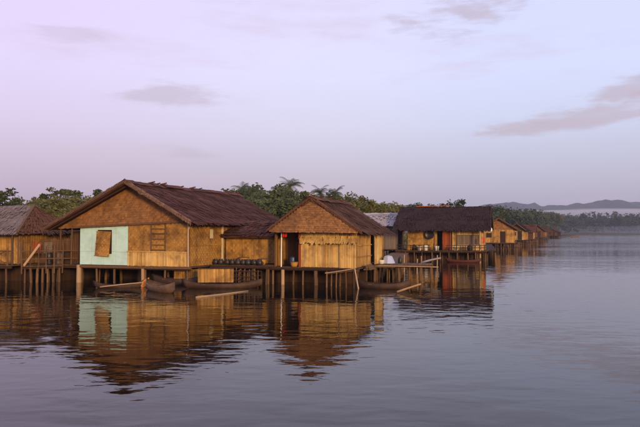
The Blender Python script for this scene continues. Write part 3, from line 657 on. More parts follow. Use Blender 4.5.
# small landing beside the bamboo front
ld = thing('landing_stage', 'rickety bamboo landing with leaning poles below the golden bamboo front', 'landing', loc2(1.8, -.9, 0), RT2)
mb = MB()
for i in range(9): mb.box(-.75 + i * .17, -.60 + i * .17, -.35, .35, .66 + i * .022, .70 + i * .022)
mb.build('deck', M['wood'], ld, 'stuff')
mb = MB(); mb.tube((-.8, -.4, .72), (.75, -.4, .98), .03, .028, 7, .02, segs=3); mb.build('rail', M['wood_pale'], ld)
for a, b_ in (((-.7, -.38, -1), (-.72, -.38, .74)), ((-.2, -.38, -1), (-.2, -.38, .8)), ((.3, -.38, -1), (.28, -.38, .9)), ((.72, -.38, -1), (.70, -.38, 1.0)), ((-.7, .35, -1), (-.7, .35, .66)), ((.7, .35, -1), (.7, .35, .84))):
    mb = MB(); mb.tube(a, b_, .04, .035, 7, .03, segs=3); mb.build('pole', M['stilt'], ld)
mb = MB(); mb.tube((1.15, -.75, -.6), (.76, -.4, .95), .04, .035, 7, .02, segs=3); mb.build('pole', M['wood_pale'], ld, label='pale leaning pole')

# ------------------------------------------------------------------ house with black roof, broad side to the water
H3C = Vector((12.1, 62.0, 0)); RT3 = R(-17)
h3 = thing('stilt_house', 'long low house on stilts under a blackened thatch roof with an orange door', 'house', H3C, RT3, 'stilt houses of the village')
FZ = 1.05
for (a, b_, m_) in ((-3.6, -2.1, 'bamboo'), (-2.09, -.75, 'bamboo')):
    mb = MB(); woven(mb, a, b_, 0, FZ, 3.15, .19); mb.build('wall_panel', M[m_], h3, 'stuff')
mb = MB(); slats(mb, (-.8, .7), (1, 0), 1.2, FZ, 3.1, .3); mb.build('inner_wall', M['wood_dark'], h3, 'stuff', label='dark inside seen through the doorway')
dr = MB(); slats(dr, (-.25, -.05), (1, 0), .85, FZ, 2.85, .21); dr.build('door', M['board_red'], h3, label='orange red plank door standing open')
mb = MB(); mb.box(-1.0, .75, -.08, -.02, 2.9, 3.02); mb.build('lintel', M['cream'], h3, label='pale lintel board')
for (a, b_, z0, z1) in ((.68, 1.0, FZ, 3.15), (1.0, 3.2, FZ, 1.55), (1.0, 3.2, 2.55, 3.15), (3.2, 3.6, FZ, 3.15)):
    mb = MB(); slats(mb, (a, 0), (1, 0), b_ - a, z0, z1, .14); mb.build('wall_panel', M['bamboo_pale'], h3, 'stuff')
mb = MB(); slats(mb, (1.0, .08), (1, 0), 2.2, 1.55, 2.55, .18); wo = mb.build('window_screen', M['grey_wall'], h3, 'stuff', label='grey slatted window screen')
for z in (1.55, 2.55):
    mb = MB(); mb.bar((.95, -.05, z), (3.25, -.05, z), .08, .07); mb.build('window_frame', M['wood_pale'], wo)
mb = MB(); mb.tube((3.35, -1.0, -1.2), (3.35, -1.0, 3.05), .085, .075, 8, .01, segs=2); mb.build('porch_post', M['wood_pale'], h3, label='pale porch post running down into the water')
for x in (-3.9, -.9, 1.2):
    mb = MB(); mb.tube((x, -1.0, FZ - .1), (x, -1.0, 3.1), .05, .045, 7, .02, segs=2); mb.build('porch_post', M['wood'], h3)
mb = MB(); slats(mb, (3.62, 0), (0, 1), 4.6, FZ, 3.2, .2, (1, 0)); mb.build('wall_panel', M['bamboo'], h3, 'stuff')
mb = MB(); slats(mb, (-3.62, 4.6), (0, -1), 4.6, FZ, 3.2, .2, (-1, 0)); mb.build('wall_panel', M['grey_wall'], h3, 'stuff')
mb = MB(); slats(mb, (3.6, 4.6), (-1, 0), 7.2, FZ, 3.2, .2, (0, 1)); mb.build('wall_panel', M['weave'], h3, 'stuff')
RX0, RX1 = -4.9, 4.25
for (y, z) in ((-1.15, 3.10), (5.8, 3.1)):
    mb = MB(); thatch(mb, (RX0 + .15, 2.3, 5.32), (RX1, 2.3, 5.30), (RX0, y, z + .02), (RX1 + .1, y, z), 15, .11, .75, .045, .16); mb.build('roof_slope', M['thatch_black'], h3, 'stuff')
for x in (RX1 - .45, RX0 + .5):
    mb = MB(); mb.prism([(x, -.7, 3.2), (x, 5.3, 3.2), (x, 2.3, 5.1)], (.06, 0, 0)); mb.build('gable_wall', M['thatch_black'], h3)
for a in ((-1.2, 3.05), (5.85, 3.05)):
    mb = MB(); mb.bar((RX1 + .08, a[0], a[1]), (RX1 + .0, 2.3, 5.36), .09, .16); mb.build('barge_board', M['wood_dark'], h3)
mb = MB(); mb.bar((-3.1, 2.2, 5.38), (.3, 2.2, 5.42), .3, .08); mb.build('ridge_board', M['board_red'], h3, label='reddish strip lying along the ridge')
deck(h3, -4.6, 4.0, -1.5, 4.7, 1.02, pw=.25)
stilts(h3, [(x, y) for y in (-1.4, .2, 2.2, 4.4) for x in (-4.4, -3.6, -2.8, -2.0, -1.1, -.3, .5, 1.3, 2.2, 3.0, 3.8)], .92)
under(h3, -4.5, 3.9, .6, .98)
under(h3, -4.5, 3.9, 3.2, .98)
h3m = Matrix.Translation(H3C) @ Matrix.Rotation(RT3, 4, 'Z')
def loc3(x, y, z): return h3m @ Vector((x, y, z))
mb = MB(); mb.lathe((0, 0, 0), [(.04, -.18), (.22, -.12), (.36, -.02), (.42, .06), (.45, .08), (.40, .06), (.2, -.06)], 18); o = mb.build('wok', M['black'], smooth=True); o.location = loc3(-1.45, -.2, 2.55); o.rotation_euler = (R(90), 0, RT3); tag(o, 'big black wok hung on the bamboo wall beside the door', 'wok')
def bucket(loc, s, m_, label, name='bucket'):
    b = thing(name, label, 'bucket', loc, rnd.random()); mb = MB(); mb.lathe((0, 0, 0), [(.11, 0), (.15, .26), (.165, .28), (.15, .28), (.10, .03)], 14); mb.build('body', m_, b, smooth=True)
    mb = MB(); pts = [(.155 * math.cos(a), 0, .27 + .12 * math.sin(a)) for a in [math.pi * i / 8 for i in range(9)]]
    for p, q in zip(pts, pts[1:]): mb.tube(p, q, .008, .008, 5)
    mb.build('handle', M['black'], b); b.scale = (s, s, s); return b
bucket(loc3(-1.7, -1.2, 1.03), 1.9, M['white'], 'white bucket on the deck below the hung wok')
bucket(loc3(-.65, -1.25, 1.03), 1.5, M['white'], 'white bucket just outside the orange door')
bucket(loc3(1.1, -1.2, 1.03), 1.4, M['cream'], 'cream bucket on the deck below the grey window screen')
bucket(loc3(-2.3, -1.1, 1.03), 1.3, M['white'], 'small white bucket at the left of the hung wok')
def jar(loc, s, m_, label):
    mb = MB(); mb.lathe((0, 0, 0), [(.14, 0), (.2, .1), (.2, .3), (.12, .38), (.07, .4), (.08, .44), (.05, .44)], 12); o = mb.build('water_jar', m_, smooth=True); o.location = loc; o.scale = (s, s, s); tag(o, label, 'jar')
jar(loc3(-2.9, -.6, 1.03), 1.3, M['black'], 'dark water jar against the left bamboo wall under the black roof')
jar(loc3(2.4, -.9, 1.03), 1.3, M['black'], 'dark water jar below the right end of the grey window screen')
mb = MB(); mb.lathe((0, 0, 0), [(.05, .3), (.13, .22), (.19, .08), (.17, -.08), (.05, -.14)], 12); o = mb.build('hung_white_shape', M['white'], smooth=True); o.location = loc3(4.28, -.75, 2.95); tag(o, 'small white rounded shape hung under the corner of the black roof', 'float')  # small white rounded body hanging at the roof corner
mb = MB(); mb.prism([(0, 0, 0), (.28, .03, .03), (.32, 0, -.95), (.16, .02, -1.1), (-.03, 0, -1.0)], (0, .03, 0)); o = mb.build('hung_cloth', M['red']); o.location = loc3(3.6, -.9, 2.3); o.rotation_euler = (0, 0, RT3); o.scale = (.45, .8, .5); tag(o, 'red cloth hung beside the pale porch post', 'cloth')
# clutter racks on the black house's deck
rk = thing('rail_fence', 'low dark railing along the deck under the black roof', 'railing', loc3(0, -1.45, 1.03), RT3)
for i in range(20):
    x = -4.4 + i * .43; mb = MB(); mb.tube((x, 0, -.2), (x + rnd.uniform(-.05, .05), 0, .5 + rnd.uniform(0, .15)), .035, .03, 6); mb.build('baluster', M['wood_dark'], rk)
for z in (.28, .5):
    mb = MB(); mb.tube((-4.5, -.03, z), (-1.2, -.03, z + .03), .03, .03, 6); mb.build('rail', M['wood_dark'], rk)
    mb = MB(); mb.tube((.2, -.03, z), (3.9, -.03, z + .03), .03, .03, 6); mb.build('rail', M['wood_dark'], rk)

# ------------------------------------------------------------------ simple gabled huts: grey one behind and the far row
def hut(label, cx, cy, rz, W, D, floor, wall, rise, wm_, rm, gm, stilt_n=(4, 3), off=.5, rows=8, side='bamboo', door=True):
    h = thing('stilt_hut', label, 'hut', (cx, cy, 0), rz, 'stilt houses of the village')
    hw = W / 2; zt_ = floor + wall; n_ = 3
    for i in range(n_):
        mb = MB(); a = -hw + W * i / n_; slats(mb, (a + .02, 0), (1, 0), W / n_ - .04, floor, zt_, .22, jag=.03); mb.build('wall_panel', M[wm_], h, 'stuff')
    for s_ in (-1, 1):
        mb = MB(); slats(mb, (s_ * hw, 0 if s_ > 0 else D), (0, s_), D, floor, zt_, .25, (s_, 0)); mb.build('wall_panel', M[side], h, 'stuff')
    mb = MB(); slats(mb, (hw, D), (-1, 0), W, floor, zt_, .25, (0, 1)); mb.build('wall_panel', M[side], h, 'stuff')
    if door:
        mb = MB(); mb.box(hw * .1, hw * .1 + .8, -.06, -.03, floor, floor + 1.75); mb.build('door', M['wood_dark'], h)
        mb = MB(); mb.box(-hw * .75, -hw * .75 + .8, -.06, -.03, floor + .8, floor + 1.5); mb.build('window', M['wood_dark'], h)
    g = MB(); tri = [(-hw - .2, .0, zt_), (hw + .2, .0, zt_), (0, .0, zt_ + rise - .1)]; g.prism(tri, (0, .05, 0), .3); cover(tri, (0, -.04, 0), g, 9, .16, .3); g.build('gable_wall', M[gm], h, 'stuff')
    gable_roof(h, (-hw - off, zt_ - .12), (hw + off, zt_ - .12), (0, zt_ + rise), -.5, D + .5, rm, rows, .2)
    for s_ in (-1, 1):
        mb = MB(); mb.bar((s_ * (hw + off), -.55, zt_ - .12), (0, -.55, zt_ + rise), .1, .16); mb.build('barge_board', M['wood'], h)
    deck(h, -hw - .3, hw + .3, -.9, D + .1, floor - .02, pw=.3)
    stilts(h, [(-hw + W * i / (stilt_n[0] - 1), -.7 + (D + .6) * j / (stilt_n[1] - 1)) for i in range(stilt_n[0]) for j in range(stilt_n[1])], floor - .1)
    under(h, -hw, hw, D * .25, floor - .1)
    return h
p = at_y(401, 232, 67); hut('drab hut with pale grey roof tucked between the brown and the black roofs', p.x, 67, R(74), 4.2, 3.6, 1.05, 2.55, 1.15, 'grey_wall', 'thatch_pale', 'grey_wall', side='grey_wall', door=False, rows=6)
p = at_y(498.5, 232, 100); hut('golden gabled hut, first past the black roofed house', p.x, 100, R(-14), 4.9, 8, 1.15, 2.1, 1.7, 'bamboo', 'thatch_brown', 'gable', (8, 4), side='wood')
p = at_y(517, 232, 124); hut('pale walled hut just past the golden gabled hut', p.x, 124, R(-24), 2.6, 7, 1.3, 1.9, 1.25, 'bamboo_pale', 'thatch_black', 'wood', (5, 4), side='weave')
p = at_y(534, 232, 150); hut('hut turned broadside with a reddish roof in the middle of the far row', p.x, 150, R(68), 4.0, 4.4, 1.2, 1.7, 1.5, 'bamboo_pale', 'thatch_red', 'bamboo_pale', (5, 4), side='wood', door=False)
p = at_y(537, 232, 186); hut('dark plank hut toward the misty end of the far row', p.x, 186, R(-12), 3.6, 9, 1.3, 1.9, 1.7, 'wood', 'thatch_brown', 'wood', (6, 3), side='wood_dark')
p = at_y(546.5, 232, 232); hut('small brown hut last but one in the far row', p.x, 232, R(70), 4.2, 4.5, 1.3, 1.8, 1.4, 'gable', 'thatch_red', 'gable', (5, 3), side='gable', door=False)
p = at_y(552.5, 232, 300); hut('tiny hut at the very end of the far row', p.x, 300, R(-30), 4.4, 9, 1.1, 1.8, 1.3, 'wood', 'thatch_brown', 'wood', (5, 3), side='wood_dark')
# clutter of drying poles on the water side of the far row
for px, Y, lb in ((506, 97, 'crooked drying poles before the golden gabled hut'), (521, 120, 'crooked drying poles before the pale walled hut'), (529, 141, 'crooked drying poles before the broadside hut'), (541, 180, 'crooked drying poles before the dark plank hut')):
    r0 = thing('pole_rack', lb, 'rack', (at_y(px, 232, Y).x, Y, 0), rnd.uniform(-.6, .2), 'drying poles along the far row')
    for k in range(7):
        mb = MB(); x = -1.6 + k * .53; mb.tube((x, rnd.uniform(-.4, .4), -1), (x + rnd.uniform(-.3, .3), rnd.uniform(-.4, .4), rnd.uniform(.7, 1.7)), .07, .06, 6, .05, segs=2); mb.build('upright', M['stilt'], r0)
    for z in (.6, 1.0):
        mb = MB(); mb.tube((-1.8, -.3, z), (1.8, -.3, z + rnd.uniform(-.2, .2)), .06, .05, 6, .05, segs=2); mb.build('cross_pole', M['wood_dark'], r0)
# far jetties and the boats lying off them
def jetty(label, a, b_, z, wd, posts, m_='wood'):
    a = Vector(a); b_ = Vector(b_); ln = (b_ - a).length; rz = math.atan2(b_.y - a.y, b_.x - a.x)
    j = thing('jetty', label, 'jetty', (a.x, a.y, 0), rz); deck(j, 0, ln, -wd / 2, wd / 2, z, m_=m_, pw=.18 if ln < 20 else .5)
    stilts(j, [(ln * (i + .5) / posts, s_ * (wd / 2 - .1)) for i in range(posts) for s_ in (-1, 1)], z - .12, 'pile'); return j
p = at_y(556, 232, 330); q = at_y(574, 232, 420); jetty('thin dark jetty beyond the last hut', (p.x, 330, 0), (q.x, 420, 0), 1.0, 2.2, 22, 'wood_dark')
p = loc3(4.1, .5, 0); q = at_y(486, 232, 96); jetty('dark walkway between the black roofed house and the golden hut', (p.x, p.y, 0), (q.x, 96, 0), 1.0, 1.4, 14, 'wood_dark')
for i, (d0, d1, p0, p1, lb) in enumerate(((108, 126, 511, 518, 'dark walkway past the golden hut'), (136, 158, 524, 530, 'dark walkway before the reddish roofed hut'))):
    a = at_y(p0, 232, d0); b_ = at_y(p1, 232, d1); jetty(lb, (a.x, d0, 0), (b_.x, d1, 0), 1.0, 1.6, 8, 'wood_dark')
# near walkway from the brown house to the black one
p = loc2(2.6, 3.9, 0); q = loc3(-4.2, -1.0, 0)
wk = jetty('weathered walkway from the brown roofed house toward the black roofed one', (p.x, p.y, 0), (q.x, q.y, 0), .80, 1.6, 16)
dv = (q - p).normalized()
o = p + dv * .9; bucket(Vector((o.x, o.y, .82)), 1.15, M['white'], 'white bucket at the side door of the brown roofed house')
# pale blue covered basket
mb = MB(); mb.lathe((0, 0, 0), [(.42, 0), (.40, .05), (.30, .28), (.24, .42), (.06, .47)], 7); o = mb.build('covered_basket', M['paleblue']); e = at_y(388, 232, 38.0); o.location = (e.x, 38.0, .95); tag(o, 'basket under a pale blue cloth on the weathered walkway', 'basket')
lp = thing('landing_stage', 'low platform of poles beside the side door of the brown roofed house', 'landing', (at_y(391, 232, 37.6).x, 37.6, 0), R(-8))
deck(lp, -1.5, 2.4, -.6, 1.3, .93, pw=.2); stilts(lp, [(-1.4 + i * .62, s_) for i in range(7) for s_ in (-.5, 1.1)], .82)
mb = MB(); mb.tube((-1.6, -.68, .84), (2.7, -.68, .80), .035, .03, 7, .03, segs=3); mb.build('rail', M['wood_pale'], lp)
# two loose mooring stakes
for px, py, Y, h in ((421, 262, 44, 1.15), (417, 262, 43, 1.0), (404, 262, 45, 1.2), (437, 264, 50, 1.0)):
    mb = MB(); mb.tube((0, 0, -1), (.03, 0, h), .045, .04, 7, .02, segs=3); o = mb.build('mooring_stake', M['wood_pale']); o.location = (at_y(px, py, Y).x, Y, 0); tag(o, 'pale mooring stake standing in the water before the black roofed house', 'stake', 'mooring stakes')

# ------------------------------------------------------------------ grey roofed house at the edge and its walkway
p = on_z(29, 264.5, 1.0); H0C = Vector((p.x - .85 - 4.0 * math.cos(R(-14)), p.y - 4.0 * math.sin(R(-14)) + .8, 0)); RT0 = R(-14)
h0 = thing('stilt_house', 'low house on stilts with weathered grey thatch roof and open railing', 'house', H0C, RT0, 'stilt houses of the village')
for (a, b_, m_) in ((-4, -2.4, 'bamboo'), (-2.39, -.8, 'bamboo'), (-.79, .8, 'bamboo'), (.81, 1.75, 'bamboo'), (2.55, 3.95, 'bamboo')):
    mb = MB(); slats(mb, (a, 0), (1, 0), b_ - a, 1.0, 2.75, .15); mb.build('wall_panel', M[m_], h0, 'stuff')
mb = MB(); slats(mb, (1.7, .5), (1, 0), .95, 1.0, 2.7, .2); mb.build('inner_wall', M['wood_dark'], h0, 'stuff')
for x in (1.72, 2.58, 3.9):
    mb = MB(); mb.tube((x, -.06, .95), (x, -.06, 2.75), .05, .045, 7); mb.build('wall_post', M['wood'], h0)
for s_ in (-1, 1):
    mb = MB(); slats(mb, (s_ * 4, 0 if s_ > 0 else 4.5), (0, s_), 4.5, 1.0, 2.75, .2, (s_, 0)); mb.build('wall_panel', M['weave'], h0, 'stuff')
mb = MB(); thatch(mb, (-4.6, 2.4, 4.45), (3.0, 2.4, 4.38), (-4.8, -.75, 2.72), (4.35, -.75, 2.76), 12, .11, .6); mb.build('roof_slope', M['thatch_grey'], h0, 'stuff', label='weathered grey thatch slope')
mb = MB(); thatch(mb, (-4.6, 2.4, 4.45), (3.0, 2.4, 4.38), (-4.8, 5.4, 2.72), (4.35, 5.4, 2.76), 8, .16, .6); mb.build('roof_slope', M['thatch_grey'], h0, 'stuff')
mb = MB(); thatch(mb, (3.0, 2.38, 4.38), (3.0, 2.42, 4.38), (4.4, -.7, 2.76), (4.4, 5.4, 2.76), 9, .14, .5); mb.build('roof_hip', M['thatch_brown'], h0, 'stuff')
mb = MB(); mb.bar((3.0, 2.4, 4.44), (4.4, -.75, 2.80), .12, .1); mb.build('hip_board', M['wood'], h0)
mb = MB(); mb.bar((-4.6, -.62, 2.66), (4.2, -.62, 2.66), .08, .08); mb.build('eave_beam', M['wood'], h0)
for x in (-4.0, -1.3, 1.2, 3.95):
    mb = MB(); mb.tube((x, -.62, .95), (x, -.62, 2.7), .05, .045, 7, .01, segs=2); mb.build('porch_post', M['wood'], h0)
deck(h0, -4.4, 4.3, -1.2, 4.6, .97, pw=.2)
stilts(h0, [(x, y) for y in (-1.0, 1.0, 3.0, 4.5) for x in (-4.2, -3.3, -2.4, -1.5, -.6, .3, 1.2, 2.1, 3.0, 3.9)], .86)
under(h0, -4.3, 4.2, .5, .9); under(h0, -4.3, 4.2, 2.6, .9)
# railing with crossed braces
rl = thing('rail_fence', 'bamboo railing with crossed braces before the grey roofed house', 'railing', (Matrix.Translation(H0C) @ Matrix.Rotation(RT0, 4, 'Z')) @ Vector((0, -1.15, .97)), RT0)
mb = MB(); mb.tube((-4.3, 0, .80), (4.3, 0, .78), .04, .035, 7, .02, segs=4); mb.build('top_rail', M['wood'], rl)
mb = MB(); mb.tube((-4.3, 0, .18), (4.3, 0, .16), .03, .03, 7, .02, segs=4); mb.build('low_rail', M['wood'], rl)
for i in range(6):
    x = -4.2 + i * 1.66; mb = MB(); mb.tube((x, 0, 0), (x, 0, .95), .045, .04, 7); mb.build('rail_post', M['wood'], rl)
    if i < 5:
        for a, b_ in ((0.05, .78), (.78, .05)):
            mb = MB(); mb.tube((x + .1, -.04 if a < .1 else .04, a + .1), (x + 1.56, -.04 if a < .1 else .04, b_), .03, .03, 6); mb.build('brace', M['wood'], rl)
# link walkway to the main house with clutter
a = (Matrix.Translation(H0C) @ Matrix.Rotation(RT0, 4, 'Z')) @ Vector((4.3, -.2, 0)); b_ = loc1(-5.2, .5, 0)
lw = jetty('dark walkway linking the grey roofed house and the maroon roofed house', (a.x, a.y, 0), (b_.x, b_.y, 0), .93, 2.0, 7)
ln = (b_ - a).length
for z in (.35, .8):
    mb = MB(); mb.tube((0, -.95, .93 + z), (ln + .8, -.95, .93 + z + .03), .035, .03, 7, .03, segs=4); mb.build('rail', M['wood'], lw)
for i in range(6):
    x = i * ln / 5; mb = MB(); mb.tube((x, -.95, .5), (x + rnd.uniform(-.06, .06), -.95, 1.85 + rnd.uniform(-.1, .4)), .04, .035, 7, .02, segs=2); mb.build('rail_post', M['wood'], lw)
mb = MB(); slats(mb, (0, 1.6), (1, 0), ln + .6, .9, 2.4, .17, jag=.12); mb.build('back_fence', M['wood'], lw, 'stuff', label='ragged plank fence behind the walkway')
e = at_y(40.5, 250, 36.0); mb = MB(); mb.bar((-.55, .08, -.84), (.36, -.04, .34), .035, .12); o = mb.build('leaning_board', M['wood_pale']); o.location = (e.x, a.y - .95, e.z); tag(o, 'pale board leaning on the walkway railing beside the grey roofed house', 'board')
for (px, zz, s_, m_, lb) in ((47, .95, .95, 'black', 'black drum on the linking walkway'), (66, .97, 1.1, 'wood_dark', 'dark drum under the left eave of the maroon roof'), (58, .97, .9, 'grey_wall', 'grey drum on the linking walkway by the porch post')):
    mb = MB(); mb.lathe((0, 0, 0), [(.2, 0), (.21, .04), (.2, .35), (.21, .38), (.2, .7), (.18, .72)], 14); o = mb.build('water_drum', M[m_], smooth=True); o.location = (at_y(px, 250, 36.6).x, 36.9, zz); o.scale = (s_, s_, s_); tag(o, lb, 'drum')

# ------------------------------------------------------------------ loose things on and around the decks
def basket(loc, s_, label, m_='weave'):
    b = thing('basket', label, 'basket', loc, rnd.random() * 3); mb = MB(); mb.lathe((0, 0, 0), [(.16, 0), (.21, .12), (.235, .26), (.25, .28), (.235, .28), (.20, .16), (.15, .03)], 12); mb.build('body', M[m_], b, smooth=True)
    mb = MB(); mb.lathe((0, 0, .27), [(.24, 0), (.265, .015), (.24, .03)], 12); mb.build('rim', M['wood'], b); b.scale = (s_,) * 3
basket(loc1(6.3, 2.9, 1.0), 1.1, 'woven basket at the far end of the row of black pots')
basket(loc1(5.0, 3.3, 1.0), 1.3, 'woven basket between the row of black pots and the annex wall')
basket(loc2(-1.15, -.1, .94), .9, 'woven basket at the foot of the reddish porch corner post')
basket(loc3(-3.3, -1.2, 1.03), 1.4, 'woven basket at the end of the deck under the black roof')
def bundle(loc, rz, n_, ln, label, r=.035):
    b = thing('firewood_bundle', label, 'firewood', loc, rz)
    for i in range(n_):
        q = int((math.sqrt(8 * i + 1) - 1) / 2); x = (i - q * (q + 1) / 2 - q / 2) * r * 2.05; mb = MB()
        mb.tube((-ln / 2 + rnd.uniform(-.1, .1), x, r + (4 - q) * r * 1.75), (ln / 2 + rnd.uniform(-.1, .1), x + rnd.uniform(-.01, .01), r + (4 - q) * r * 1.75), r, r * .9, 6); mb.build('stick', M['stilt'], b)
bundle(loc1(5.9, 2.55, 1.0), ROT, 15, 1.1, 'stacked firewood behind the row of black pots')
bundle(loc2(2.75, .9, .80), RT2 + 1.57, 15, 1.0, 'stacked firewood beside the golden side wall')
mb = MB(); mb.lathe((0, 0, 0), [(.12, 0), (.13, .02), (.13, .30), (.10, .34), (.04, .36), (.04, .40), (.03, .40)], 10); o = mb.build('water_can', M['black'], smooth=True); e = at_y(400, 232, 38.3); o.location = (e.x, 38.3, .94); tag(o, 'black water can on the low pole platform', 'can')
# drying rack of poles below the side deck
fr_ = thing('pole_rack', 'dark rack of thin poles standing in the water below the row of pots', 'rack', loc1(5.75, 1.2, 0), ROT)
for x in (-.9, -.45, 0, .4, .9):
    for y in (0, .55):
        mb = MB(); mb.tube((x, y, -1), (x + rnd.uniform(-.05, .05), y, .85 + rnd.uniform(-.1, .1)), .035, .03, 6, .03, segs=2); mb.build('upright', M['stilt'], fr_)
for z in (.25, .5, .72):
    for y in (-.05, .6):
        mb = MB(); mb.tube((-1.05, y, z), (1.05, y, z + rnd.uniform(-.05, .05)), .03, .025, 6, .03, segs=2); mb.build('cross_pole', M['wood_dark'], fr_)
# clothes line along the linking walkway
cl_ = thing('clothes_line', 'clothes line strung along the walkway under the left eave', 'line', (a.x, a.y, 0), math.atan2(b_.y - a.y, b_.x - a.x))
mb = MB(); mb.tube((0, .4, 2.2), (ln + .6, .4, 2.25), .008, .008, 5); mb.build('cord', M['wood_dark'], cl_)
for x in (0, ln + .6):
    mb = MB(); mb.tube((x, .4, .9), (x, .4, 2.35), .03, .03, 6); mb.build('post', M['wood'], cl_)
for k, (x, m_, lb) in enumerate(((.5, 'board_red', 'rust red garment'), (1.1, 'grey_wall', 'grey garment'), (1.75, 'wood', 'brown garment'))):
    c = MB()
    for q in range(6):
        for r_ in range(6):
            X = lambda i, j: i * .075 + .01 * math.sin(j * 2 + k); Y = lambda i, j: .03 * math.sin(i * 1.9 + j * .4 + k); Z = lambda i, j: -j * .11 - .012 * math.sin(i * 1.3)
            c.add([(X(q, r_), Y(q, r_), Z(q, r_)), (X(q + 1, r_), Y(q + 1, r_), Z(q + 1, r_)), (X(q + 1, r_ + 1), Y(q + 1, r_ + 1), Z(q + 1, r_ + 1)), (X(q, r_ + 1), Y(q, r_ + 1), Z(q, r_ + 1))], [(0, 1, 2, 3)], .5)
    o = c.build('garment', M[m_], smooth=True); md = o.modifiers.new('thick', 'SOLIDIFY'); md.thickness = .01
    o.location = cl_.location + Matrix.Rotation(cl_.rotation_euler.z, 3, 'Z') @ Vector((x, .4, 2.21)); o.rotation_euler = (0, 0, cl_.rotation_euler.z); tag(o, lb + ' hanging on the line by the linking walkway', 'garment')

# ------------------------------------------------------------------ canoes
def canoe(label, loc, rz, Ln, W, H, m_, extra=None, rise=.22, prow=None):
    c_ = thing('canoe', label, 'canoe', loc, rz, 'canoes moored by the houses'); n_ = 16; k_ = 9; mb = MB(); vo = []; vi = []
    for i in range(n_ + 1):
        u = i / n_ * 2 - 1; wdt = W / 2 * max(.03, (1 - abs(u) ** 2.6)); top = H + rise * abs(u) ** 3; bot = -.12 + (.16 + rise * .5) * abs(u) ** 4
        for j in range(k_):
            an = math.pi * j / (k_ - 1); y = -wdt * math.cos(an); s_ = math.sin(an) ** .7
            vo.append((u * Ln / 2, y, top + (bot - top) * s_)); vi.append((u * Ln / 2 * .97, y * .86, top + (bot + .06 - top) * s_ * .92 + (.0)))
    o_ = len(vo); fs = []
    for i in range(n_):
        for j in range(k_ - 1):
            a_ = i * k_ + j; fs.append((a_, a_ + 1, a_ + k_ + 1, a_ + k_)); fs.append((o_ + a_, o_ + a_ + k_, o_ + a_ + k_ + 1, o_ + a_ + 1))
        for j in (0, k_ - 1): a_ = i * k_ + j; fs.append((a_, a_ + k_, o_ + a_ + k_, o_ + a_))
    for i in (0, n_):
        for j in range(k_ - 1): a_ = i * k_ + j; fs.append((a_, o_ + a_, o_ + a_ + 1, a_ + 1))
    mb.add(vo + vi, fs, .5); mb.build('hull', M[m_], c_, smooth=True)
    for x in (-.22, .2):
        t_ = MB(); ww = W * .46; t_.box(x * Ln - .09, x * Ln + .09, -ww, ww, H - .06, H - .03); t_.build('thwart', M['wood'], c_)
    if prow:
        t_ = MB(); t_.prism([(Ln * .40, -.05, H + .0), (Ln * .5, -.05, H + rise), (Ln * .5 + .22, -.05, H + rise + .10), (Ln * .5 + .16, -.05, H - .04), (Ln * .45, -.05, H - .20)], (0, .10, 0)); t_.build('prow', M[prow], c_, label='prow with orange light painted into its colour')
    return c_
p = on_z(160, 291, 0); canoe('pale worn canoe moored end on below the bamboo slats', p, R(-52), 3.2, .8, .30, 'hull_pale')
p = on_z(119, 287.5, 0); canoe('narrow dark canoe with an orange lit prow below the mint wall', p, R(14), 2.5, .42, .16, 'hull', prow='orange')
p = on_z(222, 288, 0); cb = canoe('long dark canoe carrying a bamboo box below the side deck', p, R(4), 4.0, .75, .24, 'hull')
bx_ = thing('bamboo_box', 'orange brown bamboo slatted box riding in the long dark canoe', 'box', (p.x - .30, p.y, .30), R(4))
for (y, nn) in ((-.28, -1), (.28, 1)):
    mb = MB(); slats(mb, (-.85 if nn < 0 else .85, y), (1 if nn < 0 else -1, 0), 1.7, 0, .66, .14, (0, nn)); mb.build('side_panel', M['bamboo'], bx_, 'stuff')
for x, s_ in ((-.85, -1), (.85, 1)):
    mb = MB(); slats(mb, (x, -.28 if s_ > 0 else .28), (0, s_), .56, 0, .66, .14, (s_, 0)); mb.build('end_panel', M['bamboo'], bx_, 'stuff')
mb = MB(); mb.box(-.88, .88, -.31, .31, .665, .70); mb.build('lid', M['wood_dark'], bx_)
p = on_z(383, 288.5, 0); canoe('broad black canoe moored below the low pole platform', p, R(-16), 2.7, .75, .26, 'hull')
p = on_z(178, 285, 0); canoe('dark canoe half hidden under the maroon roofed house', p, R(-12), 3.0, .70, .36, 'hull')
p = loc3(1.9, -2.6, 0); canoe('reddish canoe tied below the black roofed house', p, RT3, 3.2, .7, .22, 'hull_red')
p = at_y(575, 232, 330); p.z = 0; canoe('tiny canoe drifting off the end of the far jetty', p, R(20), 5, .9, .5, 'hull_pale')
def pole(px0, py0, px1, py1, z0, z1, r, m_, label, name='pole'):
    a_ = on_z(px0, py0, z0); b2 = on_z(px1, py1, z1); mb = MB(); mb.tube((0, 0, 0), b2 - a_, r, r * .8, 8, .02, segs=4); o = mb.build(name, M[m_], smooth=True); o.location = a_; tag(o, label, 'pole')
pole(196, 297.5, 248, 291, .02, .02, .045, 'wood_pale', 'pale pole floating before the long dark canoe')
pole(397, 292, 421, 284, .05, .42, .05, 'wood_pale', 'pale pole slanting out of the water beside the black canoe')
pole(100, 287, 143, 282.5, .12, .32, .028, 'wood_pale', 'pale punting pole lying along the narrow canoe')
pole(422, 262.5, 441, 258, .80, 1.1, .07, 'tin', 'grey pole slung below the deck of the black roofed house')
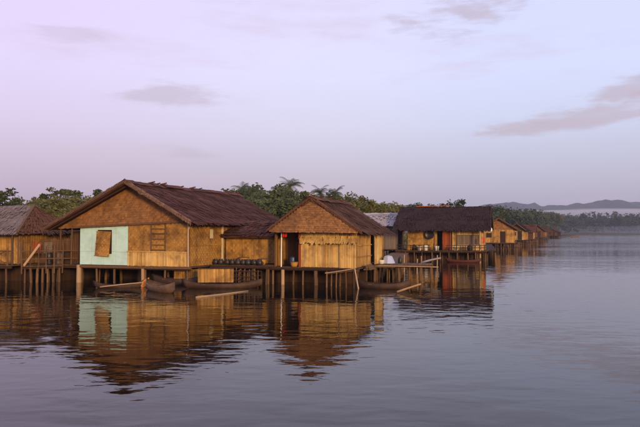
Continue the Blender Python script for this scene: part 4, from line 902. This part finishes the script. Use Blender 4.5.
# stakes standing in the water between the two gabled houses
for px, Y, h in ((262, 35.5, .95), (257, 36.5, .8), (268, 34.5, .9), (247, 34, .7), (252, 35, .9)):
    mb = MB(); mb.tube((0, 0, -1), (rnd.uniform(-.06, .06), 0, h), .06, .05, 7, .03, segs=3); o = mb.build('mooring_stake', M['stilt']); o.location = (at_y(px, 232, Y).x, Y, 0); tag(o, 'brown stake standing in the water between the two gabled houses', 'stake', 'stakes between the gabled houses')

# ------------------------------------------------------------------ haze and the mist lying before the hills
def volume(name, dens, colr, aniso=0.0):
    m = bpy.data.materials.new(name); m.use_nodes = True; t = m.node_tree
    t.nodes.remove(t.nodes['Principled BSDF']); v = t.nodes.new('ShaderNodeVolumePrincipled')
    v.inputs['Density'].default_value = dens; v.inputs['Color'].default_value = (*colr, 1); v.inputs['Anisotropy'].default_value = aniso
    t.links.new(v.outputs[0], t.nodes['Material Output'].inputs['Volume']); return m
mb = MB(); mb.box(-3000, 4400, -400, 4200, -3, 150, .5); hz = mb.build('haze', volume('haze_air', .00021, (.58, .66, .92)), None, 'stuff')
tag(hz, 'thin lavender haze over the lake', 'haze')
mb = MB(); nu, nv = 48, 12; vs_ = []; fs = []
for j in range(nv + 1):
    v = j / nv * math.pi
    for i in range(nu):
        u = i / nu * 2 * math.pi; q = 1 + .35 * noise.noise((math.cos(u) * 3, math.sin(u) * 3, v))
        vs_.append((840 + 460 * math.cos(u) * math.sin(v) * q, 1620 + 110 * math.sin(u) * math.sin(v), 46 + 16 * math.cos(v) + 7 * noise.noise((math.cos(u) * 5, math.sin(u) * 2, v * 2))))
for j in range(nv):
    for i in range(nu): k = (i + 1) % nu; fs.append((j * nu + i, (j + 1) * nu + i, (j + 1) * nu + k, j * nu + k))
mb.add(vs_, fs, .5); m2 = MB(); m2.add([(180 + (x - 840) * .7 + 380, 655 + (y - 1620) * .35 + (x - 840) * .03, 5 + (z - 46) * .42) for x, y, z in vs_], fs, .5)
tag(m2.build('mist', volume('low_mist_air', .0032, (.66, .74, .95)), None, 'stuff'), 'low bluish mist over the water along the far shore', 'mist')
ms = mb.build('mist', volume('mist_air', .011, (.82, .88, .98)), None, 'stuff'); tag(ms, 'white mist lying before the wooded hills', 'mist')
